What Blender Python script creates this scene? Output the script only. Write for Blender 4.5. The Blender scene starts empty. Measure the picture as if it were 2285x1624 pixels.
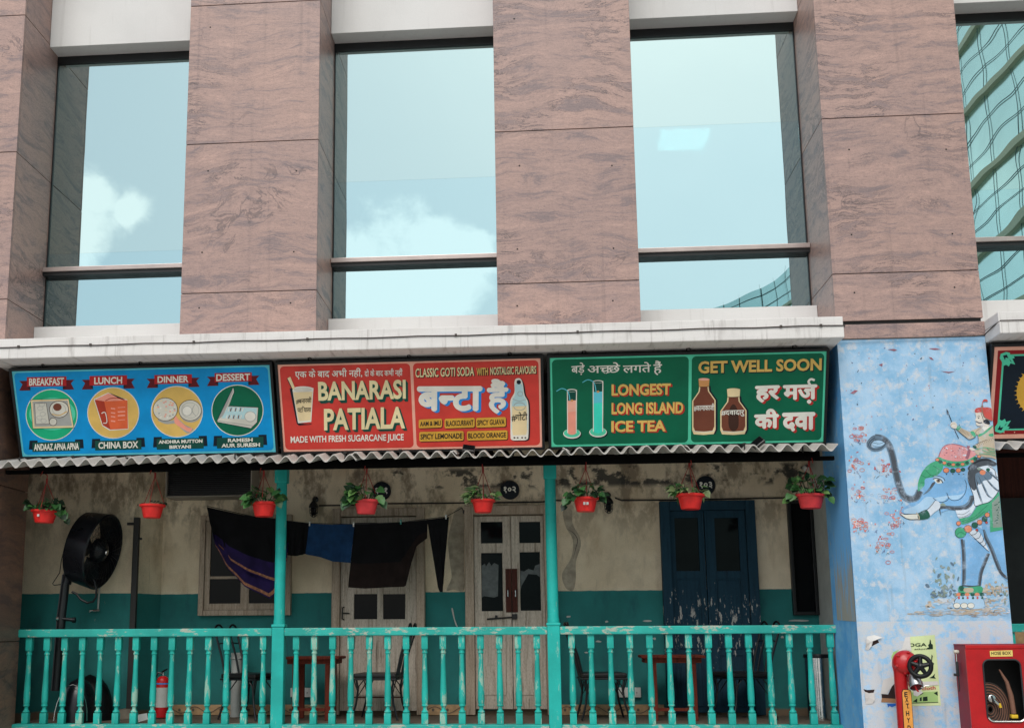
import bpy, bmesh, math, random
from mathutils import Vector, Matrix, noise
from mathutils.geometry import tessellate_polygon
random.seed(7)
SC = bpy.context.scene
COL = SC.collection
R = math.radians

# ---------------------------------------------------------------- camera
# the picture is measured on a 2285 x 1624 grid; metres: X along the facade, Y into it, Z up
FPX, CX, CY, IW, IH = 2637.0, 971.0, 916.0, 2285.0, 1624.0
yaw, pit, rol = -0.08499, 0.18334, 0.00563
CAM = Vector((0, -10, 0.8))
fw = Vector((math.sin(yaw)*math.cos(pit), math.cos(yaw)*math.cos(pit), math.sin(pit)))
r0 = Vector((math.cos(yaw), -math.sin(yaw), 0)); d0 = -r0.cross(fw)
rt = math.cos(rol)*r0 + math.sin(rol)*d0
dn = -math.sin(rol)*r0 + math.cos(rol)*d0
cd = bpy.data.cameras.new('camera'); cam = bpy.data.objects.new('camera', cd); COL.objects.link(cam)
cam.matrix_world = Matrix(((rt.x, -dn.x, -fw.x, CAM.x), (rt.y, -dn.y, -fw.y, CAM.y), (rt.z, -dn.z, -fw.z, CAM.z), (0, 0, 0, 1)))
cd.sensor_width = 36; cd.lens = FPX/IW*36
cd.shift_x = (IW/2-CX)/IW; cd.shift_y = (CY-IH/2)/IW
cd.clip_start = 0.1; cd.clip_end = 2000
SC.camera = cam
def ray(px, py):
    return rt*((px-CX)/FPX) + dn*((py-CY)/FPX) + fw
def at(px, py, Y):
    d = ray(px, py); t = (Y-CAM.y)/d.y; return CAM + d*t

# ---------------------------------------------------------------- light
SUN_EL, SUN_AZ = 46, -10          # soft sun high behind the photographer
SC.view_settings.view_transform = 'Standard'; SC.view_settings.look = 'None'
SC.view_settings.gamma = 1; SC.view_settings.exposure = 0.28
W = bpy.data.worlds.new('World'); SC.world = W; W.use_nodes = True
nt = W.node_tree; bg = nt.nodes['Background']; bg.inputs['Strength'].default_value = 0.1
sky = nt.nodes.new('ShaderNodeTexSky'); sky.sky_type = 'NISHITA'; sky.sun_disc = False
sky.sun_elevation = R(SUN_EL); sky.sun_rotation = R(180+SUN_AZ); sky.air_density = 1.2; sky.dust_density = 3.0; sky.ozone_density = 1.0
def refl(px, py):
    d = ray(px, py); return Vector((d.x, -d.y, d.z)).normalized()
def wn(t, **kw):
    n = nt.nodes.new(t)
    for k, v in kw.items(): setattr(n, k, v)
    return n
tc = wn('ShaderNodeTexCoord')
nz = wn('ShaderNodeTexNoise'); nz.inputs['Scale'].default_value = 18; nz.inputs['Detail'].default_value = 9; nz.inputs['Roughness'].default_value = .6
nt.links.new(tc.outputs['Generated'], nz.inputs['Vector'])
nb = wn('ShaderNodeTexNoise'); nb.inputs['Scale'].default_value = 2.6; nb.inputs['Detail'].default_value = 7
nt.links.new(tc.outputs['Generated'], nb.inputs['Vector'])
acc = None
for (px, py, rad) in ((880, 640, .085), (985, 600, .06), (800, 600, .06), (200, 440, .032), (160, 500, .045), (285, 470, .018), (1075, 560, .03), (700, 660, .06)):
    c = refl(px, py)
    ds = wn('ShaderNodeVectorMath', operation='DISTANCE'); nt.links.new(tc.outputs['Generated'], ds.inputs[0]); ds.inputs[1].default_value = c
    m1 = wn('ShaderNodeMath', operation='DIVIDE'); nt.links.new(ds.outputs['Value'], m1.inputs[0]); m1.inputs[1].default_value = rad
    m2 = wn('ShaderNodeMath', operation='SUBTRACT'); m2.inputs[0].default_value = 1.0; nt.links.new(m1.outputs[0], m2.inputs[1])
    if acc is None: acc = m2
    else:
        mm = wn('ShaderNodeMath', operation='MAXIMUM'); nt.links.new(acc.outputs[0], mm.inputs[0]); nt.links.new(m2.outputs[0], mm.inputs[1]); acc = mm
n1 = wn('ShaderNodeMath', operation='SUBTRACT'); nt.links.new(nz.outputs[0], n1.inputs[0]); n1.inputs[1].default_value = .5
n2 = wn('ShaderNodeMath', operation='MULTIPLY'); nt.links.new(n1.outputs[0], n2.inputs[0]); n2.inputs[1].default_value = 2.2
n3 = wn('ShaderNodeMath', operation='ADD'); nt.links.new(acc.outputs[0], n3.inputs[0]); nt.links.new(n2.outputs[0], n3.inputs[1])
mr = wn('ShaderNodeMapRange', interpolation_type='SMOOTHSTEP'); nt.links.new(n3.outputs[0], mr.inputs['Value'])
mr.inputs['From Min'].default_value = .04; mr.inputs['From Max'].default_value = .55; mr.inputs['To Max'].default_value = .62
mb = wn('ShaderNodeMapRange', interpolation_type='SMOOTHSTEP'); nt.links.new(nb.outputs[0], mb.inputs['Value'])
mb.inputs['From Min'].default_value = .5; mb.inputs['From Max'].default_value = .75; mb.inputs['To Max'].default_value = .12
cl = wn('ShaderNodeMath', operation='MAXIMUM'); nt.links.new(mr.outputs[0], cl.inputs[0]); nt.links.new(mb.outputs[0], cl.inputs[1])
hz = wn('ShaderNodeMixRGB'); hz.inputs[0].default_value = .55; nt.links.new(sky.outputs[0], hz.inputs[1]); hz.inputs[2].default_value = (9.5, 10.4, 11.0, 1)
mx = wn('ShaderNodeMixRGB'); nt.links.new(cl.outputs[0], mx.inputs[0]); nt.links.new(hz.outputs[0], mx.inputs[1]); mx.inputs[2].default_value = (15.8, 15.3, 14.9, 1)
nt.links.new(mx.outputs[0], bg.inputs['Color'])
sl = bpy.data.lights.new('sun', 'SUN'); sl.energy = 1.5; sl.angle = R(30); sl.color = (1, .96, .9)
so = bpy.data.objects.new('sun', sl); COL.objects.link(so)
az = R(SUN_AZ); el = R(SUN_EL)
sd = Vector((math.sin(az)*math.cos(el), -math.cos(az)*math.cos(el), math.sin(el)))
so.rotation_euler = sd.to_track_quat('Z', 'Y').to_euler(); so.location = sd*30

# ---------------------------------------------------------------- materials
def s2l(v):
    v /= 255.0
    return v/12.92 if v <= .04045 else ((v+.055)/1.055)**2.4
def C(r, g, b, k=1.0): return (s2l(r)*k, s2l(g)*k, s2l(b)*k)
MATS = {}
class G:
    """small node-tree writer"""
    def __init__(s, name):
        s.m = bpy.data.materials.new(name); s.m.use_nodes = True; s.t = s.m.node_tree
        s.b = s.t.nodes['Principled BSDF']; s.out = s.t.nodes['Material Output']
        s.geo = s.t.nodes.new('ShaderNodeNewGeometry'); s.tcn = s.t.nodes.new('ShaderNodeTexCoord')
        MATS[name] = s.m
    def n(s, t, **kw):
        x = s.t.nodes.new(t)
        for k, v in kw.items(): setattr(x, k, v)
        return x
    def l(s, a, b): s.t.links.new(a, b)
    def pos(s, sx=1, sy=1, sz=1, island=0):
        mp = s.n('ShaderNodeMapping'); s.l(s.geo.outputs['Position'], mp.inputs['Vector'])
        mp.inputs['Scale'].default_value = (sx, sy, sz)
        if island:
            cm = s.n('ShaderNodeCombineXYZ'); mu = s.n('ShaderNodeMath', operation='MULTIPLY'); mu.inputs[1].default_value = island
            s.l(s.geo.outputs['Random Per Island'], mu.inputs[0])
            for i in range(3): s.l(mu.outputs[0], cm.inputs[i])
            s.l(cm.outputs[0], mp.inputs['Location'])
        return mp.outputs[0]
    def noise(s, vec, scale, detail=4, rough=.55, dist=0):
        x = s.n('ShaderNodeTexNoise'); x.inputs['Scale'].default_value = scale; x.inputs['Detail'].default_value = detail
        x.inputs['Roughness'].default_value = rough; x.inputs['Distortion'].default_value = dist
        s.l(vec, x.inputs['Vector']); return x.outputs[0]
    def ramp(s, v, a, b, lo=0., hi=1.):
        x = s.n('ShaderNodeMapRange', interpolation_type='SMOOTHSTEP'); s.l(v, x.inputs['Value'])
        x.inputs['From Min'].default_value = a; x.inputs['From Max'].default_value = b
        x.inputs['To Min'].default_value = lo; x.inputs['To Max'].default_value = hi; return x.outputs[0]
    def mul(s, a, b, op='MULTIPLY'):
        x = s.n('ShaderNodeMath', operation=op)
        for i, q in enumerate((a, b)):
            if isinstance(q, (int, float)): x.inputs[i].default_value = q
            else: s.l(q, x.inputs[i])
        return x.outputs[0]
    def mix(s, f, a, b):
        x = s.n('ShaderNodeMixRGB')
        for i, q in enumerate((f, a, b)):
            if isinstance(q, (int, float)): x.inputs[i].default_value = q
            elif isinstance(q, tuple): x.inputs[i].default_value = (*q, 1)
            else: s.l(q, x.inputs[i])
        return x.outputs[0]
    def axis(s, i):
        x = s.n('ShaderNodeSeparateXYZ'); s.l(s.geo.outputs['Position'], x.inputs[0]); return x.outputs[i]
    def col(s, c):
        if isinstance(c, tuple): s.b.inputs['Base Color'].default_value = (*c, 1)
        else: s.l(c, s.b.inputs['Base Color'])
    def rough(s, r):
        if isinstance(r, (int, float)): s.b.inputs['Roughness'].default_value = r
        else: s.l(r, s.b.inputs['Roughness'])
    def bump(s, h, strength=.3, dist=.01):
        x = s.n('ShaderNodeBump'); x.inputs['Strength'].default_value = strength; x.inputs['Distance'].default_value = dist
        s.l(h, x.inputs['Height']); s.l(x.outputs[0], s.b.inputs['Normal'])
def shade(c, k): return tuple(min(1, v*k) for v in c)
def pm(name, c, rough=.6, var=.12, scale=9, metal=0, bump=.12, spec=.4, grime=0):
    g = G(name); v = g.noise(g.pos(), scale, 5)
    col = g.mix(g.ramp(v, .3, .7), shade(c, 1-var), shade(c, 1+var))
    fine = g.noise(g.pos(), 160, 2)
    col = g.mix(g.ramp(fine, .35, .75, 0, .18), col, shade(c, .55))
    if grime: col = g.mix(g.ramp(g.noise(g.pos(1, 1, .35), 5, 6, .65), .5, .8, 0, grime), col, shade(c, .35))
    g.col(col); g.rough(g.ramp(v, .2, .8, rough*.85, min(1, rough*1.15)))
    g.b.inputs['Metallic'].default_value = metal; g.b.inputs['Specular IOR Level'].default_value = spec
    if bump: g.bump(g.noise(g.pos(), 60, 4), bump, .004)
    return g.m
def ink(name, c, rough=.55):
    g = G(name); v = g.noise(g.pos(), 5, 4); f = g.noise(g.pos(), 300, 2)
    col = g.mix(g.ramp(v, .3, .7), shade(c, .88), shade(c, 1.08)); col = g.mix(g.ramp(f, .4, .8, 0, .25), col, shade(c, .6))
    g.col(col); g.rough(rough); g.b.inputs['Specular IOR Level'].default_value = .25; return g.m

# granite
def granite(name, ca, cb, cv, island=37.):
    g = G(name); p = g.pos(.8, .8, 1, island)
    wn_ = g.n('ShaderNodeTexNoise'); wn_.inputs['Scale'].default_value = 1.5; wn_.inputs['Detail'].default_value = 3; g.l(p, wn_.inputs['Vector'])
    a1 = g.n('ShaderNodeVectorMath', operation='SUBTRACT'); g.l(wn_.outputs['Color'], a1.inputs[0]); a1.inputs[1].default_value = (.5, .5, .5)
    a2 = g.n('ShaderNodeVectorMath', operation='MULTIPLY_ADD'); g.l(a1.outputs[0], a2.inputs[0]); a2.inputs[1].default_value = (.5, .5, .34); g.l(p, a2.inputs[2])
    mp = g.n('ShaderNodeMapping'); mp.inputs['Scale'].default_value = (.85, .85, 4.0); g.l(a2.outputs[0], mp.inputs['Vector']); q = mp.outputs[0]
    flow = g.noise(q, 3.4, 10, .74, .5); big = g.noise(p, .85, 4, .6); lines = g.noise(q, 10, 7, .75, .3); fine = g.noise(g.pos(), 120, 3, .75); speck = g.noise(g.pos(1, 1, 1.5), 55, 4, .75)
    base = g.mix(g.ramp(big, .36, .62), ca, cb); base = g.mix(g.ramp(g.geo.outputs['Random Per Island'], 0, 1, 0, .6), base, shade(cb, .80))
    col = g.mix(g.ramp(flow, .37, .51, .6, 0), base, shade(cv, 1.75)); col = g.mix(g.ramp(flow, .52, .70, 0, .5), col, shade(ca, 1.15))
    ab = g.n('ShaderNodeMath', operation='ABSOLUTE'); g.l(g.mul(flow, .475, 'SUBTRACT'), ab.inputs[0])
    msk = g.ramp(g.noise(p, 1.3, 4), .50, .62); col = g.mix(g.mul(g.mul(g.ramp(ab.outputs[0], .002, .018, 1, 0), msk), .95), col, shade(cv, .7))
    ab2 = g.n('ShaderNodeMath', operation='ABSOLUTE'); g.l(g.mul(lines, .5, 'SUBTRACT'), ab2.inputs[0]); col = g.mix(g.mul(g.ramp(ab2.outputs[0], 0, .022, 1, 0), .42), col, shade(cv, 1.0))
    curl = g.noise(a2.outputs[0], 3.4, 4, .55, 1.6); m3 = g.ramp(g.noise(p, 1.05, 2), .55, .64); ab3 = g.n('ShaderNodeMath', operation='ABSOLUTE'); g.l(g.mul(curl, .56, 'SUBTRACT'), ab3.inputs[0])
    col = g.mix(g.mul(g.mul(g.ramp(ab3.outputs[0], .004, .03, 1, 0), m3), .5), col, shade(cv, .75))
    col = g.mix(g.ramp(speck, .52, .74, 0, .45), col, cv); col = g.mix(g.ramp(speck, .24, .42, .35, 0), col, shade(ca, 1.4)); col = g.mix(g.ramp(fine, .45, .8, 0, .4), col, shade(cv, .7))
    col = g.mix(g.ramp(g.noise(g.pos(7, 7, .18), 2.4, 5, .65), .55, .75, 0, .22), col, shade(cv, .9))
    g.col(col); g.rough(.42); g.b.inputs['Specular IOR Level'].default_value = .35; g.bump(fine, .05, .003); return g.m
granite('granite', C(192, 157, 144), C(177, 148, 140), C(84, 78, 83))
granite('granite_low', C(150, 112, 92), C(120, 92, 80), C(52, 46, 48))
pm('joint_dark', (.012, .011, .011), .9)
# white render of the upper facade
g = G('white_render'); v = g.noise(g.pos(), 1.2, 6); f = g.noise(g.pos(), 220, 3, .7)
col = g.mix(g.ramp(v, .3, .7), (.66, .65, .64), (.74, .73, .72)); col = g.mix(g.ramp(f, .35, .8, 0, .3), col, (.42, .41, .4))
st = g.noise(g.pos(9, 9, .6), 2, 5); col = g.mix(g.ramp(st, .55, .8, 0, .25), col, (.36, .34, .32)); g.col(col); g.rough(.8); g.bump(f, .1, .002)
g = G('cornice_paint'); v = g.noise(g.pos(.6, 1, 3), 3, 7, .65); f = g.noise(g.pos(), 200, 3, .7)
col = g.mix(g.ramp(v, .35, .7), (.76, .73, .71), (.67, .64, .62)); col = g.mix(g.ramp(g.noise(g.pos(5, 1, .8), 3, 6), .52, .72, 0, .55), col, (.34, .31, .29)); col = g.mix(g.ramp(g.noise(g.pos(14, 1, .4), 2.2, 5, .7), .58, .7, 0, .5), col, (.26, .23, .21))
col = g.mix(g.ramp(f, .4, .8, 0, .35), col, (.3, .28, .27)); g.col(col); g.rough(.85); g.bump(v, .15, .006)
# coated glass: mirror sky, a little of the dark room shows through; the upper part's greyer tint stands in for pale lit blinds inside
for nm, tint in (('mirror_glass', (.485, .68, .705, 1)), ('mirror_blind_tint', (.535, .70, .695, 1))):
    g = G(nm)
    gl = g.n('ShaderNodeBsdfGlossy'); gl.inputs['Color'].default_value = tint; gl.inputs['Roughness'].default_value = .0
    tr = g.n('ShaderNodeBsdfTransparent'); tr.inputs['Color'].default_value = (.25, .42, .42, 1)
    ad = g.n('ShaderNodeMixShader'); ad.inputs[0].default_value = .16; g.l(gl.outputs[0], ad.inputs[1]); g.l(tr.outputs[0], ad.inputs[2])
    wv = g.noise(g.pos(1, 1, 1), 1.5, 1, .4); bp = g.n('ShaderNodeBump'); bp.inputs['Strength'].default_value = .10; bp.inputs['Distance'].default_value = .02
    g.l(wv, bp.inputs['Height']); g.l(bp.outputs[0], gl.inputs['Normal']); g.l(ad.outputs[0], g.out.inputs['Surface'])
pm('alu', C(178, 165, 160), .35, .06, metal=.6); pm('alu_dark', (.012, .013, .014), .4)
pm('room_paint', (.2, .24, .24), .9)
g = G('lamp_panel'); g.b.inputs['Emission Color'].default_value = (1, 1, .96, 1); g.b.inputs['Emission Strength'].default_value = 18
# corrugated cement sheet
g = G('cement_sheet'); v = g.noise(g.pos(1, .4, 1), 4, 7, .65); f = g.noise(g.pos(), 150, 3)
col = g.mix(g.ramp(v, .3, .7), (.44, .41, .38), (.57, .54, .51)); col = g.mix(g.ramp(f, .4, .8, 0, .4), col, (.22, .2, .18)); g.col(col); g.rough(.9); g.bump(f, .15, .003)
# turquoise paint, weathered
def weather(name, paint, under, amt=.5, sx=1, sz=.25, scale=22):
    g = G(name); v = g.noise(g.pos(sx, sx, sz), scale, 7, .7); big = g.noise(g.pos(), 3, 4); f = g.noise(g.pos(), 190, 3, .7)
    col = g.mix(g.ramp(big, .3, .7), shade(paint, .8), shade(paint, 1.15))
    k = g.mul(v, g.mul(g.mul(big, .5, 'SUBTRACT'), .35), 'ADD')
    chip = g.ramp(k, .66-amt*.2, .72-amt*.2)
    col = g.mix(g.mul(chip, .75), col, under); col = g.mix(g.ramp(f, .45, .8, 0, .45), col, shade(paint, .45))
    g.col(col); g.rough(.55); g.b.inputs['Specular IOR Level'].default_value = .3; g.bump(chip, -.15, .002); return g.m
weather('turquoise', (.016, .40, .345), C(164, 186, 168), .58)
weather('turquoise_post', (.014, .42, .375), C(130, 186, 170), .3)
weather('turquoise_flat', (.024, .38, .33), C(190, 180, 165), .55, .4, 1)
# porch wall: cream above, teal below
g = G('porch_wall'); z = g.axis(2); v = g.noise(g.pos(), 2.2, 7, .6); f = g.noise(g.pos(), 170, 3, .7)
cream = g.mix(g.ramp(v, .3, .7), C(246, 228, 200), C(222, 202, 172)); cream = g.mix(g.ramp(g.noise(g.pos(1.6, 1, .5), 2.4, 5), .55, .75, 0, .55), cream, C(170, 136, 98))
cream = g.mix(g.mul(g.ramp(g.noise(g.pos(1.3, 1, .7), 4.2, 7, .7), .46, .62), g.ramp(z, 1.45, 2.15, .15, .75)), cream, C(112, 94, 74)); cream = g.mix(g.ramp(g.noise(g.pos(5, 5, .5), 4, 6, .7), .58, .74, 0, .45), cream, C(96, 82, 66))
mold = g.mul(g.ramp(g.noise(g.pos(1, 1, 1.3), 5.5, 7, .62), .50, .58), g.mul(g.ramp(z, 2.07, 2.13), g.ramp(z, 2.26, 2.32, 1, 0)))
mold = g.mul(mold, g.ramp(g.axis(0), -1.9, -1.4)); cream = g.mix(g.mul(mold, .9), cream, C(38, 42, 44))
teal = g.mix(g.ramp(v, .3, .7), (.010, .155, .15), (.015, .21, .20)); teal = g.mix(g.ramp(g.noise(g.pos(2, 1, .8), 3, 6), .5, .8, 0, .7), teal, (.007, .06, .085))
teal = g.mix(g.ramp(g.noise(g.pos(1, 1, .6), 26, 6, .75), .665, .70, 0, .75), teal, C(150, 150, 140))
edge = g.mul(z, g.mul(g.noise(g.pos(1, 1, .1), 12, 3), .012), 'ADD')
col = g.mix(g.ramp(edge, 1.149, 1.153), teal, cream); low = g.mul(z, g.mul(v, .09), 'ADD'); col = g.mix(g.ramp(low, .125, .15, .0, 1), C(120, 100, 80), col)
col = g.mix(g.ramp(f, .38, .8, 0, .4), col, shade(C(80, 70, 58), .5)); g.col(col); g.rough(.85); g.bump(f, .15, .003)
pm('plaster_bare', C(168, 156, 138), .9, .25, 14, bump=.5); pm('plaster_white', C(186, 186, 180), .85, .1)
# old wood
def wood(name, ca, cb, dark, amt=.5, paint=None, chips=0):
    g = G(name); v = g.noise(g.pos(9, 9, .5), 5, 7, .65, .4); b = g.noise(g.pos(), 3, 4); f = g.noise(g.pos(3, 3, .6), 60, 4, .7)
    col = g.mix(g.ramp(v, .3, .7), ca, cb); col = g.mix(g.ramp(v, .54, .74, 0, amt), col, dark); col = g.mix(g.ramp(f, .45, .75, 0, .55), col, dark)
    if chips:
        zz = g.axis(2)
        w = g.noise(g.pos(1.6, 1, .45), 16, 7, .7); band = g.mul(g.ramp(zz, .15, .75), g.ramp(zz, .95, 1.45, 1, 0))
        col = g.mix(g.ramp(g.mul(w, g.mul(band, .17), 'ADD'), .735, .755, 0, .85), col, C(186, 182, 174))
    g.col(col); g.rough(.8); g.b.inputs['Specular IOR Level'].default_value = .25; g.bump(v, .35, .004); return g.m
wood('old_wood', C(186, 168, 150), C(156, 138, 120), C(70, 58, 48)); wood('pale_wood', C(206, 194, 180), C(176, 162, 146), C(64, 52, 44), .7)
wood('rust_wood', C(86, 44, 34), C(66, 34, 28), C(30, 18, 14)); wood('blue_door', (.012, .048, .078), (.009, .036, .060), (.005, .012, .022), .4, chips=1)
wood('mahogany', C(122, 50, 34), C(96, 38, 26), C(36, 16, 12)); wood('floor_wood', C(120, 108, 94), C(92, 82, 70), C(44, 36, 30))
pm('black_frame', (.006, .007, .008), .5); pm('beam_black', (.004, .004, .004), .95, spec=.05)
g = G('dark_glass'); g.col((.004, .005, .006)); g.rough(.06); g.b.inputs['Specular IOR Level'].default_value = .1; g.bump(g.noise(g.pos(), 6, 2), .05, .01)
pm('black_metal', (.006, .007, .009), .32, .2, spec=.5); pm('wheel_black', (.004, .005, .006), .4, .2, spec=.25); pm('brushed', (.5, .5, .5), .32, .08, metal=1); pm('black_plastic', (.005, .006, .009), .3, .2, spec=.35); pm('dark_iron', (.02, .019, .018), .6)
pm('seat_pad', (.014, .012, .012), .4, .3); pm('steel', (.55, .55, .54), .25, .05, metal=1); pm('chrome', (.75, .75, .74), .14, .04, metal=1)
pm('socket_white', C(205, 205, 200), .4, .05); pm('pipe_white', C(176, 178, 174), .45, .12); pm('paper', C(188, 188, 186), .8); pm('concrete', C(118, 110, 98), .9, .25); pm('pale_stone', C(196, 188, 176), .9, .15)
pm('case_grey', C(150, 142, 132), .6); pm('patch_grey', C(86, 92, 92), .5, .3, 20); pm('cable', (.015, .014, .013), .6); pm('cable_grey', C(70, 62, 58), .7)
pm('pot_red', C(222, 44, 40), .4, .12, 14, spec=.35, bump=.04, grime=.4); pm('pot_faded', C(214, 62, 66), .5, .15, 14, spec=.3, bump=.04, grime=.4); pm('string_red', C(150, 46, 40), .7); pm('soil', (.02, .014, .01), .95)
for nm, a, b in (('leaf_a', C(74, 124, 66), C(34, 76, 42)), ('leaf_b', C(112, 150, 84), C(54, 100, 50)), ('leaf_c', C(38, 66, 40), C(20, 40, 25)), ('leaf_pale', C(150, 162, 112), C(86, 116, 66))):
    g = G(nm); v = g.noise(g.pos(), 30, 4); g.col(g.mix(g.geo.outputs['Random Per Island'], a, b)); g.rough(.4); g.b.inputs['Specular IOR Level'].default_value = .35
pm('mould_tile', C(176, 142, 104), .5, .2, 18); pm('tile_line', C(96, 84, 72), .6)
pm('cloth_black', (.006, .006, .007), .95, .3, spec=.1); pm('cloth_brown', (.014, .009, .008), .95, .3, spec=.1); pm('cloth_blue', (.010, .036, .095), .95, .25, spec=.1)
pm('cloth_purple', (.018, .010, .055), .9, .3, spec=.15); pm('cloth_border', C(140, 92, 66), .8, .5, 46); pm('cloth_stripe', C(60, 52, 48), .9, .3)
pm('peg_white', C(190, 190, 185), .6); pm('peg_teal', C(60, 150, 140), .6)
pm('red_enamel', C(176, 12, 20), .34, .1, spec=.5, grime=.35); pm('red_faded', C(138, 44, 58), .6, .15, spec=.3, grime=.3); pm('red_ext', C(200, 30, 34), .3, .05)
pm('label_yellow', C(222, 196, 110), .6, .08); pm('plate_orange', C(222, 150, 66), .6, .08); pm('text_black', (.01, .01, .01), .6, .1)
pm('hose_brown', C(120, 84, 68), .7, .2); pm('hose_dark', (.03, .022, .018), .7); pm('fit_yellow', C(226, 186, 46), .45); pm('rubber', (.02, .021, .024), .6); pm('knob_white', C(196, 190, 176), .5)
# mural column
def mural(name, a, b, white, spk, wamt):
    g = G(name); v = g.noise(g.pos(), 4.5, 8, .66, .3); v2 = g.noise(g.pos(), 13, 9, .74); f = g.noise(g.pos(), 140, 3, .7)
    col = g.mix(g.ramp(v, .35, .65), a, b); col = g.mix(g.ramp(v2, .56-wamt, .72-wamt, 0, .8), col, white)
    s = g.noise(g.pos(1, 1, 1.4), 24, 6, .72); m = g.ramp(g.noise(g.pos(), 2.2, 3), .42, .62)
    col = g.mix(g.mul(g.ramp(s, .69, .71), g.mul(m, .85)), col, spk); p = g.noise(g.pos(1, 1, 1.5), 31, 5, .7)
    col = g.mix(g.mul(g.ramp(p, .72, .74), .8), col, C(70, 60, 96))
    col = g.mix(g.ramp(g.noise(g.pos(6, 6, .5), 3, 5), .58, .8, 0, .35), col, C(120, 120, 118)); col = g.mix(g.ramp(f, .4, .8, 0, .3), col, shade(a, .55))
    g.col(col); g.rough(.7); g.b.inputs['Specular IOR Level'].default_value = .25; g.bump(v2, .3, .006); return g.m
mural('mural_blue', C(130, 178, 214), C(170, 201, 228), C(206, 207, 211), C(140, 62, 74), .07)
mural('mural_low', C(140, 190, 228), C(178, 206, 232), C(204, 202, 202), C(150, 90, 96), .17)
mural('mural_side', C(92, 164, 224), C(126, 186, 230), C(176, 186, 190), C(120, 90, 90), .02)
g = G('worn_strip'); v = g.noise(g.pos(7, 7, .7), 4, 7, .7); k = g.ramp(g.axis(2), .8, 1.9, .20, -.16); col = g.mix(g.ramp(g.mul(v, k, 'ADD'), .5, .68), C(104, 172, 226), C(158, 156, 148)); g.col(col); g.rough(.8)
# street
g = G('paving'); v = g.noise(g.pos(), .6, 6); g.col(g.mix(v, (.30, .29, .27), (.38, .37, .35))); g.rough(.9)
pm('tower_glass', (.66, .86, .80), .16, .1, .2, metal=.85, spec=.5, bump=0); pm('tower_band', C(176, 176, 148), .6, .1, bump=0); pm('tower_line', C(40, 76, 76), .6, bump=0)

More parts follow.
